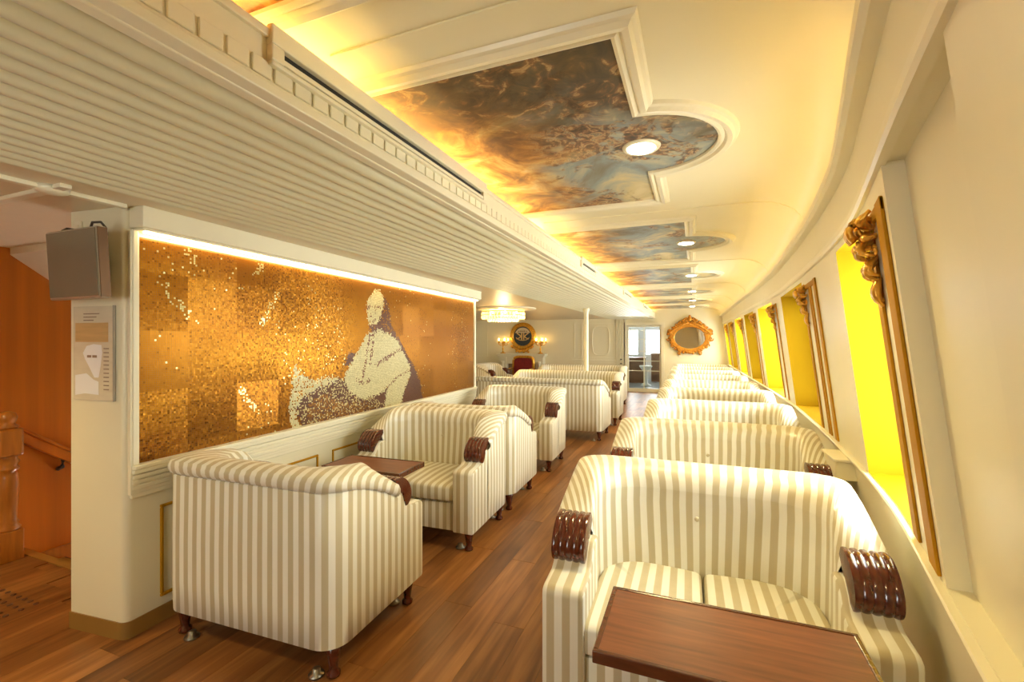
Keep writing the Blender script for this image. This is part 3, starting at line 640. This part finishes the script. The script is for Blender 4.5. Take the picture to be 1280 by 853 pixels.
# ================================================================== CEILING PAINTINGS AND DOWNLIGHTS
ORD = ['above the camera', 'nearest in view, with stormy brown clouds', 'second in view', 'third in view', 'fourth in view', 'fifth in view', 'last before the end wall']
def outline(xr, hl, r, off=0):
    pts = [(-.30-off*0, -hl-off), (xr+off, -hl-off), (xr+off, -math.sqrt(max((r+off)**2-off**2, 0)))]
    a0 = math.asin(min(1, math.sqrt(max((r+off)**2-off**2, 0))/(r+off)))
    for k in range(1, 24): a = -a0+2*a0*k/24; pts.append((xr+(r+off)*math.cos(a), (r+off)*math.sin(a)))
    pts += [(xr+off, math.sqrt(max((r+off)**2-off**2, 0))), (xr+off, hl+off), (-.30, hl+off)]
    return pts
XRS = [-.26, -.225, -.07, -.04, -.04, -.04, -.05]
for k, yc in enumerate(PC):
    hl = .82 if k < 4 else .72; xr = XRS[k]; ox = -1.0
    e = empty('ceiling_painting', (ox, yc, ZC), label='baroque cloud painting on the ceiling with round lobe, '+ORD[k], cat='painting', group='ceiling paintings')
    ol = outline(xr-ox, hl, .32)
    mb = MB(); mb.add([(x, y, -.004) for x, y in ol]+[(x, y, .001) for x, y in ol], [list(range(len(ol))), list(range(2*len(ol)-1, len(ol)-1, -1))])
    mb.build('canvas', PAINT1 if k in (0, 1) else PAINT2, e)
    prof = [(0, .0), (0, -.016), (.012, -.022), (.026, -.014), (.036, -.026), (.056, -.030), (.066, -.016), (.078, -.012), (.084, 0)]
    rows = []
    for o, z in prof: rows.append([(x, y, z) for x, y in outline(xr-ox, hl, .32, o)])
    MB().grid(rows).build('frame', TRIM, e)
    dl = empty('downlight', (xr, yc, ZC), label='round recessed downlight in the ceiling painting '+ORD[k].split(',')[0], cat='light', group='ceiling downlights')
    MB().lathe([(.062, -.012), (.078, -.014), (.084, -.008), (.086, -.004)], (0, 0, 0), 24).build('ring', TRIM, dl, smooth=True)
    MB().lathe([(.001, -.0150), (.062, -.0150), (.062, -.012)], (0, 0, 0), 20).build('lens', LAMPM, dl)
    ld = bpy.data.lights.new('downlight_lamp', 'SPOT'); ld.energy = DOWN_W*(.45 if k == 0 else 1); ld.spot_size = R(140); ld.spot_blend = .6; ld.shadow_soft_size = .06; ld.color = LAMP
    lo = bpy.data.objects.new('downlight_lamp', ld); COL.objects.link(lo); lo.parent = dl; lo.location = (0, 0, -.03)
# recessed lamps in the side ceiling (hall and far lounge)
for k, (x, y, lab) in enumerate([(-3.6, .2, 'small round downlight in the hall ceiling before the stairs')]):
    dl = empty('downlight', (x, y, ZS+.012), label=lab, cat='light', group=None)
    MB().lathe([(.05, -.010), (.06, -.012), (.066, -.004)], (0, 0, 0), 20).build('ring', TRIM, dl, smooth=True)
    MB().lathe([(.001, -.0130), (.05, -.0130), (.05, -.010)], (0, 0, 0), 16).build('lens', LAMPM, dl)
    ld = bpy.data.lights.new('downlight_lamp', 'SPOT'); ld.energy = 60; ld.spot_size = R(140); ld.spot_blend = .6; ld.shadow_soft_size = .05; ld.color = LAMP
    lo = bpy.data.objects.new('downlight_lamp', ld); COL.objects.link(lo); lo.parent = dl; lo.location = (0, 0, -.03)

# ================================================================== SOFAS
def make_sofa(Wd, D, ncush, label, group, H=.885):
    root = empty('tub_sofa', label=label, cat='sofa', group=group)
    hw, hd = Wd/2, D/2; TH = .125; RO = .11; RI = .20; yF = -.10
    def upath(hw_, yb, r, n_arm=10, n_arc=8, n_back=10):
        p = []
        for k in range(n_arm): p.append((hw_, yF+(yb-r-yF)*k/n_arm))
        for k in range(n_arc): a = k/n_arc*math.pi/2; p.append((hw_-r+r*math.cos(a), yb-r+r*math.sin(a)))
        for k in range(n_back): p.append((hw_-r-(2*hw_-2*r)*k/n_back, yb))
        for k in range(n_arc): a = math.pi/2+k/n_arc*math.pi/2; p.append((-hw_+r+r*math.cos(a), yb-r+r*math.sin(a)))
        for k in range(n_arm+1): p.append((-hw_, yb-r+(yF-yb+r)*k/n_arm))
        return [Vector((a, b, 0)) for a, b in p]
    O = upath(hw, hd, RO); I = upath(hw-TH, hd-TH-.03, RI)
    s = [0.0]
    for a, b in zip(O[:-1], O[1:]): s.append(s[-1]+(b-a).length)
    mid = s[-1]/2; s = [v-mid for v in s]
    si = [0.0]
    for a, b in zip(I[:-1], I[1:]): si.append(si[-1]+(b-a).length)
    mi_ = si[-1]/2; si = [v-mi_ for v in si]
    def hgt(y): 
        t = min(1, max(0, (y-yF)/(hd-.02-yF))); return .735+(H-.735)*(1-(1-t)**1.7)
    top = [hgt(o.y) for o in O]
    def sweep(name, cs, blend=None):   # cs(h) -> list of (fraction, metres offset inward, z)
        rows = []; us = []
        for k, (o, i) in enumerate(zip(O, I)):
            d = (i-o); n = d.normalized(); rows.append([o+d*f+n*m+Vector((0, 0, z)) for f, m, z in cs(top[k])])
        mb = MB(); mb.grid(rows, False); n = len(rows[0])
        me = bpy.data.meshes.new(name); me.from_pydata(mb.v, [], mb.f); uvl = me.uv_layers.new(name='UVMap')
        bl = blend or [0]*n
        for lp in me.loops:
            k, j = divmod(lp.vertex_index, n); uvl.data[lp.index].uv = (s[k]*(1-bl[j])+si[k]*bl[j], mb.v[lp.vertex_index][2])
        me.polygons.foreach_set('use_smooth', [True]*len(me.polygons)); me.set_sharp_from_angle(angle=R(60)); me.materials.append(STRIPE)
        bm = bmesh.new(); bm.from_mesh(me); bmesh.ops.recalc_face_normals(bm, faces=bm.faces); bm.to_mesh(me); bm.free()
        return link(name, me, root)
    sweep('outer_shell', lambda h: [(.5, 0, .135), (.1, 0, .135), (0, 0, .145), (0, -.004, .30), (0, -.004, .50), (0, 0, h-.085), (0, .006, h-.078), (.3, 0, h-.078)])
    sweep('top_roll', lambda h: [(.3, 0, h-.078), (0, .004, h-.079), (0, -.012, h-.072), (0, -.022, h-.055), (0, -.022, h-.035), (0, -.010, h-.014), (.18, 0, h-.002), (.45, 0, h), (.75, 0, h-.008), (.95, 0, h-.030), (1, .010, h-.065), (1, .014, h-.10)], [0, 0, 0, 0, .02, .1, .3, .5, .75, .95, 1, 1])
    def inner(h): return [(1, .014, h-.10), (1, .012, h-.16), (1, .018, (h-.16+.5)/2), (1, .026, .48), (1, .03, .36), (.8, 0, .34)]
    sweep('inner_back', inner, [1]*6)
    ux = lambda co, n: (co.x, co.z)
    for sx in (-1, 1):
        pl = [(yF+.02, .135), (yF+.02, .66), (yF-.05, .665), (yF-.09, .63), (yF-.115, .59), (yF-.14, .575), (-hd+.025, .565), (-hd+.004, .552), (-hd, .53), (-hd, .135)]
        x0, x1 = sorted((sx*hw, sx*(hw-TH-.030)))
        mb = MB().prism(pl, x0, x1); sB = s[-1]
        def uvp(co, n, sx=sx):
            if abs(n.x) > .6: return (sB+(yF-co.y), co.z)
            return (co.x-sx*.004, co.y)
        mb.build('arm_front', STRIPE, root, bevel=.014, uvf=uvp, smooth=True, angle=45)
        # carved arm end
        path = [(yF+.012, .72, .036), (yF-.03, .722, .036), (yF-.065, .708, .034), (yF-.095, .682, .032), (yF-.112, .650, .032), (yF-.110, .622, .032), (yF-.092, .604, .03), (yF-.075, .600, .02)]
        pp = []
        for q in range(len(path)-1):
            g0_, g1_, g2_, g3_ = path[max(0, q-1)], path[q], path[q+1], path[min(len(path)-1, q+2)]
            for t in (0, .33, .66): pp.append(tuple(.5*(2*b_+(c_-a_)*t+(2*a_-5*b_+4*c_-d_)*t*t+(3*b_-a_-3*c_+d_)*t**3) for a_, b_, c_, d_ in zip(g0_, g1_, g2_, g3_)))
        path = pp+[path[-1]]
        rows = []; nl = 5; cx = sx*(hw-TH/2); ww = TH/2+.006
        for q, (y, z, rr) in enumerate(path):
            a = path[max(0, q-1)]; b = path[min(len(path)-1, q+1)]; ty, tz = b[0]-a[0], b[1]-a[1]; l = math.hypot(ty, tz); ny, nz_ = tz/l, -ty/l
            row = []
            for j in range(nl*6+1):
                t = j/(nl*6); rel = abs(math.sin(t*nl*math.pi)); hh = rr*(.60+.13*rel**.7)
                if j in (0, nl*6): hh = 0
                row.append((cx+(t*2-1)*ww, y+ny*hh, z+nz_*hh))
            for j in range(nl*6, -1, -6): row.append((cx+(j/(nl*6)*2-1)*ww, y+(yF-.045-y)*.85, z+(.66-z)*.85))
            rows.append(row)
        MB().grid(rows, True, True).build('arm_cap', MAHOG, root, smooth=True, angle=50)
        MB().lathe([(.026, -.003), (.024, .004), (.014, .006), (.012, .003), (.006, .006)], (sx*(hw-TH)-sx*.0, yF-.085, .632), 12, ax=0).build('scroll', MAHOG, root, smooth=True)
    # seat base, cushions
    xi = hw-TH+.01
    MB().box(-xi, xi, -hd+.03, hd-.1, .135, .325).build('seat_base', STRIPE, root, bevel=.008, uvf=ux, smooth=True, angle=45)
    cw = 2*(xi-.012)/ncush
    for c in range(ncush):
        x0 = -xi+.012+c*cw; q = MB(); rows = []; nxs = 15; nys = 12; yb = hd-TH-.02; yf = -hd+.012
        cs = [(-.02, .330), (-.004, .335), (0, .352), (0, .405), (.004, .42), (.018, .434), (.05, .441)]
        # rounded box cushion with a soft crown
        def se(t, p): return math.copysign(abs(t)**p, t)
        for a in range(13):
            ph = -math.pi/2+math.pi*a/12; zz_ = se(math.sin(ph), .35)*.058; k_ = abs(math.cos(ph))**.13
            row = []
            for b in range(48):
                th = 2*math.pi*b/48; px = se(math.cos(th), .12)*k_; py = se(math.sin(th), .12)*k_
                cx_ = x0+cw/2+px*(cw/2-.003); cy_ = (yf+yb)/2+py*(yb-yf)/2
                if ncush*2 > 0:
                    lim = RI*.9; rightc = (cx_ > xi-.012-lim and c == ncush-1) or (cx_ < -xi+.012+lim and c == 0)
                    if rightc and cy_ > yb-lim:
                        ox_ = math.copysign(xi-.012-lim, cx_); oy_ = yb-lim; dv = Vector((cx_-ox_, cy_-oy_, 0))
                        if dv.length > lim: dv = dv.normalized()*lim; cx_, cy_ = ox_+dv.x, oy_+dv.y
                crown = .018*(1-px*px)*(1-py*py) if zz_ > 0 else 0
                row.append((cx_, cy_, .388+zz_+crown))
            rows.append(row)
        q.grid(rows, True, True); q.build('seat_cushion', STRIPE, root, uvf=ux, smooth=True)
    for bxx in ([0.0] if ncush == 1 else [-Wd*.02]):
        q = MB().sphere((bxx, hd-TH-.03-.028, .675), .011, 8, (1, .6, 1)); q.build('button', STRIPE, root, uvf=lambda co, n: (0, 0), smooth=True)
    for sx in (-1, 1):
        for sy in (-1, 1):
            lx, ly = sx*(hw-.06), sy*(hd-.07)
            MB().lathe([(.016, 0), (.028, .006), (.030, .02), (.018, .034), (.020, .045), (.024, .075), (.032, .115), (.034, .137)], (lx, ly, 0), 12).build('leg', MAHOG, root, smooth=True)
            MB().lathe([(.034, 0), (.034, .008), (.018, .012), (.018, .03), (.008, .034)], (lx-sx*.075, ly+.02, 0), 12).build('floor_fixing', FIXING, root, smooth=True)
    return root
def put(o, x, y, rz): o.location = (x, y, 0); o.rotation_euler = (0, 0, rz); return o
WR_, DR_ = 1.11, .74
r0 = make_sofa(WR_, DR_, 2, 'cream striped two-seat sofa nearest the camera, behind the right-hand table', 'window row sofas')
NTH = ['second', 'third', 'fourth', 'fifth', 'sixth', 'seventh', 'eighth']
RX = [.035, .11, .19, .21, .20, .19, .17, .15, .13]
for k in range(9):
    if k == 1: r1 = make_sofa(1.22, DR_, 2, 'x', 'window row sofas')
    o = r0 if k == 0 else r1 if k == 1 else copy_tree(r1)
    if k: o['label'] = ('cream striped sofa in the window row, %s from the camera' % NTH[k-1]) if k < 8 else 'cream striped sofa in the window row, furthest, under the gilt mirror'
    put(o, RX[k], 1.95+1.225*k, R(.8 if k == 0 else 0))
l0 = make_sofa(1.03, .72, 1, 'cream striped sofa seen from behind, at front left beside the column', 'sofas along the mosaic wall')
put(l0, -1.915, 1.815, R(180)+MROT)
for lab, x, y, rz in (('cream striped sofa facing the camera behind the small mahogany table', -1.915, 3.09, MROT),
                      ('cream striped sofa back to back with the one behind the small table', -1.945, 3.90, R(180)+MROT),
                      ('cream striped sofa facing the camera at the end of the mosaic wall', -1.965, 5.12, MROT)):
    o = copy_tree(l0); o['label'] = lab; put(o, x, y, rz)
g0 = make_sofa(2.05, .74, 2, 'long cream striped sofa seen from behind, past the end of the mosaic', 'far lounge sofas')
put(g0, -2.25, 6.92, R(180))
o = copy_tree(g0); o['label'] = 'long cream striped sofa facing the camera, far left of the aisle'; put(o, -2.23, 8.22, 0)
o = copy_tree(g0); o['label'] = 'long cream striped sofa furthest down the left side, beyond the white pole'; put(o, -2.45, 10.35, 0)
o = copy_tree(l0); o['label'] = 'cream sofa turned sideways at the far left by the fireplace'; put(o, -4.75, 10.6, R(90))

# ================================================================== TABLES
def table(x0, x1, y0, y1, wx, label, z=.62):
    e = empty('side_table', ((x0+x1)/2, (y0+y1)/2, 0), label=label, cat='table', group='mahogany side tables'); hx, hy = (x1-x0)/2, (y1-y0)/2
    MB().box(-hx+.012, hx-.012, -hy+.012, hy-.012, z-.03, z-.003).build('table_top', TABLE, e)
    MB().box(-hx, hx, -hy, -hy+.014, z-.034, z).box(-hx, hx, hy-.014, hy, z-.034, z).box(-hx, -hx+.014, -hy+.014, hy-.014, z-.034, z).box(hx-.014, hx, -hy+.014, hy-.014, z-.034, z).build('rim', TABLEE, e, bevel=.003)
    MB().lathe([(.14, 0), (.14, .012), (.05, .03), (.032, .05), (.03, z-.06), (.06, z-.034)], (wx, 0, 0), 16).build('pedestal', MAHOG, e, smooth=True)
    return e
table(-.255, .43, 1.215, 1.565, .0, 'mahogany table at lower right in front of the nearest window sofa')
t2 = table(-2.32, -1.715, 2.365, 2.675, .0, 'small mahogany table between two facing sofas by the mosaic'); t2.rotation_euler.z = MROT
# ledge box on the window wall behind the first sofa
p = P(3.05, .72); lb = empty('wall_ledge', (p[0], 3.05, .70), label='small cream ledge box on the window wall behind the nearest sofa', cat='ledge')
MB().box(-.13, .02, -.12, .12, 0, .10).build('box_body', CREAM, lb, bevel=.006); MB().box(-.14, .02, -.13, .13, .10, .115).build('box_lid', TRIM, lb, bevel=.004)

# ================================================================== COLUMN FITTINGS
tv = empty('monitor', (-2.70, 1.235, 1.81), R(-4), 'grey flat monitor mounted high on the column', 'monitor')
tv.rotation_euler = (R(3), 0, R(1))
MB().box(-.20, .20, -.02, .02, -.163, .163).build('casing', STEEL, tv, bevel=.006)
MB().box(-.188, .192, -.024, -.0195, -.152, .154).build('screen', SCREEN, tv)
MB().box(.2005, .205, -.018, .02, -.158, .158).build('side_panel', mat('bronze_side', (.17, .09, .04), .4, .5, var=.1), tv)
MB().box(-.06, .06, .03, .095, -.06, .06).build('bracket', DARK, tv, bevel=.004)
MB().tube([(.12, 0, .162), (.135, .0, .185), (.16, .02, .188), (.172, .03, .165), (.16, .04, .13)], .006, 6).tube([(-.10, 0, .165), (-.06, .0, .172), (-.03, .02, .166)], .007, 6).build('cable', DARK, tv, smooth=True)
sw = empty('switch_plate', (-2.865, 1.320, 2.015), R(5.7), 'small ivory blank plate on the column above the monitor', 'switch')
MB().box(-.022, .022, -.010, 0, -.035, .035).build('plate', TRIM, sw, bevel=.003); MB().box(-.010, .010, -.014, -.010, -.016, .016).build('rocker', CREAM, sw, bevel=.002)
nb = empty('notice_board', (-2.752, 1.327, 1.39), R(5.7), 'clear acrylic notice panel with printed sheet on the column', 'sign')
MB().box(-.145, .135, -.004, .004, -.232, .232).build('backing', mat('notice_paper', (.74, .68, .50), .12, var=.05, vscale=(8, 8, 30)), nb)
MB().box(-.13, .10, -.0048, -.004, .055, .15).build('print_band', mat('notice_tan', (.62, .42, .18), .3, var=.15, vscale=(3, 3, 40)), nb)
WREFL = mat('notice_reflection', (.93, .95, .93), .06)
def flat(poly, name, m, y=-.0052): MB().add([(x, y, z) for x, z in poly], [list(range(len(poly)))]).build(name, m, nb)
flat([(-.075, .0), (-.05, .035), (.0, .045), (.055, .04), (.06, .0), (.05, -.06), (.035, -.12), (.005, -.12), (-.03, -.07), (-.06, -.03)], 'reflection_shape', WREFL)  # window reflection on the panel, drawn as flat white shapes
flat([(-.13, -.11), (-.05, -.10), (.0, -.13), (.035, -.14), (.035, -.205), (-.06, -.20), (-.13, -.21)], 'reflection_shape', WREFL)
NI = mat('notice_ink', (.28, .20, .13), .4)
for x, w in ((-.045, .03), (-.008, .032)): flat([(x, -.022), (x+w, -.022), (x+w, -.010), (x, -.010)], 'print_mark', NI, -.0058)
tx = MB()
for k in range(3): tx.box(-.07, .04-.02*k, -.0062, -.005, .192-.016*k, .197-.016*k)
for k in range(11): tx.box(.07, .105, -.0062, -.005, .02-.02*k, .025-.02*k)
tx.build('text_lines', NI, nb)
MB().box(.135, .139, -.008, .004, -.234, .234).build('edge_shadow_strip', mat('edge_shadow', (.34, .30, .22), .4), nb)  # dark strip standing in for the shadow line beside the panel

# ================================================================== STAIR NEWEL AND HANDRAIL
nw = empty('newel_post', (-4.22, 1.56, 0), 0, 'turned oak newel post with ball top at the head of the stairs', 'post')
MB().box(-.062, .062, -.062, .062, 0, .20).build('plinth', NEWEL, nw, bevel=.008)
MB().lathe([(.062, .20), (.066, .215), (.05, .235), (.055, .25), (.046, .27), (.050, .36), (.056, .46), (.052, .56), (.044, .585), (.058, .60), (.058, .61), (.046, .625), (.06, .65), (.048, .675), (.058, .69)], (0, 0, 0), 20).build('shaft', NEWEL, nw, smooth=True)
MB().box(-.062, .062, -.062, .062, .69, .87).build('top_block', NEWEL, nw, bevel=.014)
MB().lathe([(.05, .87), (.056, .885), (.036, .90), (.046, .925), (.05, .945), (.042, .968), (.02, .982), (.004, .986)], (0, 0, 0), 18).build('ball_finial', NEWEL, nw, smooth=True)
hr = empty('handrail', (XL, 1.62, 0), 0, 'orange wooden handrail descending along the veneer wall', 'handrail')
def railseg(name, w0, w1, dz0, dz1, m):
    MB().add([(w0, 0, .84+dz0), (w1, 0, .84+dz0), (w1, 0, .84+dz1), (w0, 0, .84+dz1), (w0, 2.8, .84-2.17+dz0), (w1, 2.8, .84-2.17+dz0), (w1, 2.8, .84-2.17+dz1), (w0, 2.8, .84-2.17+dz1)], [(0, 1, 2, 3), (4, 5, 6, 7), (0, 1, 5, 4), (1, 2, 6, 5), (2, 3, 7, 6), (3, 0, 4, 7)]).build(name, m, hr, bevel=.006)
railseg('rail', .04, .10, -.05, .03, WOODW); railseg('rail_cap', .035, .11, .03, .055, WOODW)
for k in range(3): MB().tube([(0, .30+.8*k, .84-.775*(.30+.8*k)-.12), (.05, .30+.8*k, .84-.775*(.30+.8*k)-.10), (.07, .30+.8*k, .84-.775*(.30+.8*k)-.045)], .016, 8).build('bracket', DARK, hr, smooth=True)

# ================================================================== FAR WALL OBJECTS
# oval mirror with carved gilt frame
mi = empty('oval_mirror', (-.12, YE, 1.535), 0, 'oval wall mirror in a carved gilt frame on the end wall', 'mirror')
A, B = .40, .30
MB().lathe([(.98, .02), (1.0, .024)], (0, 0, 0), 48, ax=1, sx=A, sy=B).build('glass', MIRROR, mi)
fm = MB(); rows = []
for k in range(72):
    a = 2*math.pi*k/72; c, s_ = math.cos(a), math.sin(a)
    rows.append([((A+o)*c, -y, (B+o)*s_) for o, y in ((-.01, .02), (-.008, .045), (.02, .06), (.05, .05), (.07, .06), (.095, .05), (.10, .0))])
rows.append(rows[0]); fm.grid(rows); fm.build('frame', GILT, mi, smooth=True)
cm = MB(); rr = random.Random(3)
for k in range(40):
    a = 2*math.pi*k/40; r1 = .10+.02*math.sin(k*2.3); cm.sphere(((A+r1)*math.cos(a), -.04, (B+r1)*math.sin(a)), .032+.01*rr.random(), 8, (1, .7, 1))
def scroll(cx, cz, r0, turns, a0, sgn, th):
    pts = [(cx+r0*(1-t*.85)*math.cos(a0+sgn*t*turns*2*math.pi), -.045-.02*t, cz+r0*(1-t*.85)*math.sin(a0+sgn*t*turns*2*math.pi)) for t in np.linspace(0, 1, 18)]
    cm.tube(pts, th, 6, rs=[th*(1-.4*t) for t in np.linspace(0, 1, 18)])
for sg in (-1, 1):
    scroll(sg*.10, .45, .085, 1.3, math.pi/2, -sg, .022); scroll(sg*.22, .38, .08, 1.3, math.pi/2, -sg, .022); scroll(sg*.50, .15, .085, 1.3, math.pi/2, -sg, .022); scroll(sg*.53, -.02, .07, 1.2, 0 if sg > 0 else math.pi, -sg, .02)
    scroll(sg*.36, .27, .07, 1.2, 1, sg, .02); scroll(sg*.25, -.40, .06, 1.2, -1.5, sg, .02); scroll(sg*.44, -.20, .06, 1.2, -.5, sg, .018)
    for q in range(22): 
        t = q/21; cm.sphere((sg*(.06+.50*t), -.045, .50-.36*t**1.3+.04*math.sin(q*1.7)), .026+.012*rr.random(), 6, (1.2, .8, 1)); cm.sphere((sg*(.05+.46*t), -.05, .42-.28*t**1.4), .034+.01*rr.random(), 6, (1.1, .7, 1))
    cm.tube([(sg*.24, -.04, -.36), (sg*.26, -.04, -.43), (sg*.25, -.04, -.47)], .025, 6)
cm.sphere((0, -.06, .52), .06, 10, (1, .6, 1.3)); cm.sphere((0, -.05, .60), .03); cm.sphere((0, -.05, -.40), .045, 8, (1.5, .6, .8))
cm.build('carved_ornament', GILT, mi, smooth=True)
# round emblem
EX = -5.08
def far_x(px, yw): d = ray(px, 426); return d.x/d.y*yw
EX = far_x(654, YE); em = empty('round_emblem', (EX, YE-.025, 1.60), 0, 'round navy and cream emblem in a wide gold ring above the fireplace', 'emblem')
NAVY = mat('emblem_navy', (.03, .045, .06), .4, var=.1); CRE = mat('emblem_cream', (.72, .62, .42), .5, var=.05); LET = mat('emblem_gold', (.80, .58, .24), .4, .3)
q = MB(); rows = []
for k in range(64):
    a = 2*math.pi*k/64; rows.append([(r*math.cos(a), -y, r*math.sin(a)) for r, y in ((.30, .015), (.305, .05), (.34, .065), (.40, .05), (.425, .035), (.43, -.02))])
rows.append(rows[0]); q.grid(rows); q.build('ring', GOLD, em, smooth=True)
MB().lathe([(.001, .02), (.31, .02), (.31, .0)], (0, 0, 0), 48, ax=1).build('disc', NAVY, em)
pts = [(.27*math.cos(a), .27*math.sin(a)) for a in np.linspace(R(22), R(158), 20)]; MB().add([(x, -.024, z) for x, z in pts]+[(x, -.02, z) for x, z in pts], [list(range(20)), list(range(39, 19, -1))]).build('upper_field', CRE, em)
for k, (x, w, h_) in enumerate(((-.13, .05, .04), (-.06, .05, .05), (0, .05, .045), (.06, .05, .05), (.13, .04, .04))): MB().box(x-w/2, x+w/2, -.027, -.024, .13, .13+h_).build('skyline_mark', mat('emblem_tan', (.40, .30, .16), .5), em)
for sg in (-1, 1):   # two capital K shapes back to back
    MB().box(sg*.035-.018, sg*.035+.018, -.034, -.02, -.11, .10).build('letter_stem', LET, em)
    MB().tube([(sg*.055, -.028, -.01), (sg*.12, -.028, .05), (sg*.19, -.028, .09)], .018, 6).tube([(sg*.055, -.028, -.01), (sg*.12, -.028, -.06), (sg*.20, -.028, -.085)], .018, 6).build('letter_arm', LET, em)
MB().tube([(.22*math.cos(a), -.028, -.02+.11*math.sin(a)) for a in np.linspace(R(190), R(350), 14)], .012, 6).build('underline', LET, em)
# fireplace
fp = empty('fireplace', (EX, YE, 0), 0, 'ivory fireplace with gilded swags under the round emblem', 'fireplace')
MB().box(-.80, .80, -.30, 0, 1.0, 1.06).box(-.76, .76, -.27, 0, .96, 1.0).build('mantel_shelf', TRIM, fp, bevel=.008)
for sg in (-1, 1):
    MB().box(sg*.60-.12, sg*.60+.12, -.22, 0, 0, .96).build('jamb', TRIM, fp, bevel=.008)
    MB().lathe([(.05, .1), (.035, .14), (.045, .4), (.035, .74), (.055, .78), (.055, .82)], (sg*.60, -.24, 0), 12).build('half_column', TRIM, fp, smooth=True)
MB().box(-.48, .48, -.20, 0, .74, .96).build('frieze', TRIM, fp, bevel=.006)
MB().box(-.48, .48, -.04, 0, 0, .74).build('firebox', mat('firebox_tan', (.30, .20, .10), .7, var=.1), fp)
q = MB()
for k in range(20):
    t = k/19; x = -.36+.72*t; q.sphere((x, -.05, -.47+.16*abs(2*t-1)**1.6), .035+.012*math.sin(k*1.9), 6, (1, .7, 1))
for k in range(9): q.sphere((-.20+.4*k/8, -.05, -.47+.02*math.sin(k*2.2)), .036, 6)
q.build('gilded_swag', GOLD, em, smooth=True)
def candelabra(x, lab):
    e = empty('candelabra', (x, YE-.16, 1.06), 0, lab, 'candelabra', 'candelabras on the mantel')
    MB().lathe([(.09, 0), (.09, .015), (.03, .04), (.018, .10), (.035, .14), (.016, .18), (.016, .30), (.05, .33), (.02, .37)], (0, 0, 0), 12).build('stem', GOLD, e, smooth=True)
    for a in range(5):
        an = 2*math.pi*a/5+.3; c, s_ = math.cos(an)*.17, math.sin(an)*.10
        ar = MB().tube([(0, 0, .28), (c*.5, s_*.5, .25), (c, s_, .29), (c, s_, .33)], .010, 6).lathe([(.03, .33), (.04, .35), (.012, .352), (.012, .40)], (c, s_, 0), 8).build('arm', GOLD, e, smooth=True)
        MB().lathe([(.008, .40), (.016, .42), (.012, .45), (.001, .48)], (c, s_, 0), 8).build('bulb', FLAME, ar, smooth=True)
    return e
candelabra(EX-.62, 'gilt candelabra on the mantel left of the round emblem'); candelabra(EX+.62, 'gilt candelabra on the mantel right of the round emblem')
# red chair
ch = empty('throne_chair', (far_x(650, YE-1.3), YE-1.3, 0), 0, 'crimson velvet chair with gold frame before the fireplace', 'chair')
def arch(w, z0, z1, n=14):
    return [(-w, z0)]+[(-w*math.copysign(abs(math.cos(a))**.5, math.cos(a)), z1-.16+.16*math.sin(a)**.6) for a in np.linspace(0.02, math.pi-.02, n)]+[(w, z0)]
o1 = arch(.33, .48, 1.05); q = MB(); q.tube([(x, .28, z) for x, z in o1], .05, 8); q.build('back_frame', GOLD, ch, smooth=True)
o2 = arch(.30, .48, 1.02); MB().add([(x, .23, z) for x, z in o2]+[(x, .31, z) for x, z in o2], [list(range(len(o2))), list(range(2*len(o2)-1, len(o2)-1, -1))]+[[i, (i+1) % len(o2), (i+1) % len(o2)+len(o2), i+len(o2)] for i in range(len(o2))]).build('back_pad', CRIM, ch)
MB().box(-.32, .32, -.28, .26, .38, .48).build('seat', CRIM, ch, bevel=.03); MB().box(-.34, .34, -.30, .30, .32, .38).build('seat_rail', GOLD, ch, bevel=.01)
for sx in (-1, 1):
    for sy in (-1, 1): MB().lathe([(.02, 0), (.025, .03), (.018, .08), (.03, .25), (.035, .33)], (sx*.30, sy*.26, 0), 10).build('leg', GOLD, ch, smooth=True)
    MB().tube([(sx*.33, .26, .70), (sx*.35, 0, .70), (sx*.35, -.22, .68), (sx*.33, -.24, .5), (sx*.32, -.22, .38)], .024, 8).build('arm', GOLD, ch, smooth=True)
# chandelier
ch.scale = (.92, 1, .94)
cz = empty('chandelier', (-3.55, 8.4, ZS+.012), 0, 'round crystal chandelier flush on the far lounge ceiling', 'chandelier')
MB().lathe([(.66, 0), (.66, -.015), (.60, -.03), (.50, -.022), (.45, -.04), (.2, -.045), (.02, -.045)], (0, 0, 0), 40).build('ceiling_rose', TRIM, cz, smooth=True)
for r_, z_ in ((.42, -.07), (.42, -.14), (.30, -.20)): MB().tube([(r_*math.cos(a), r_*math.sin(a), z_) for a in np.linspace(0, 2*math.pi, 48, endpoint=False)], .010, 6, True).build('ring', GOLD, cz, smooth=True)
cme = MB().lathe([(.001, .04), (.022, .0), (.016, -.03), (.001, -.05)], (0, 0, 0), 6).mesh('crystal', CRYST)
for r_, z_, n in ((.42, -.11, 44), (.42, -.17, 44), (.30, -.22, 30), (.16, -.22, 16)):
    for k in range(n): link('crystal', cme, cz, None, (r_*math.cos(2*math.pi*k/n), r_*math.sin(2*math.pi*k/n), z_))
for k in range(6): MB().sphere((.28*math.cos(k*math.pi/3), .28*math.sin(k*math.pi/3), -.10), .035).build('bulb', FLAME, cz, smooth=True)

ld = bpy.data.lights.new('chandelier_lamp', 'POINT'); ld.energy = 38; ld.color = (1, .72, .32); ld.shadow_soft_size = .12
lo = bpy.data.objects.new('chandelier_lamp', ld); COL.objects.link(lo); lo.parent = cz; lo.location = (0, 0, -.30)
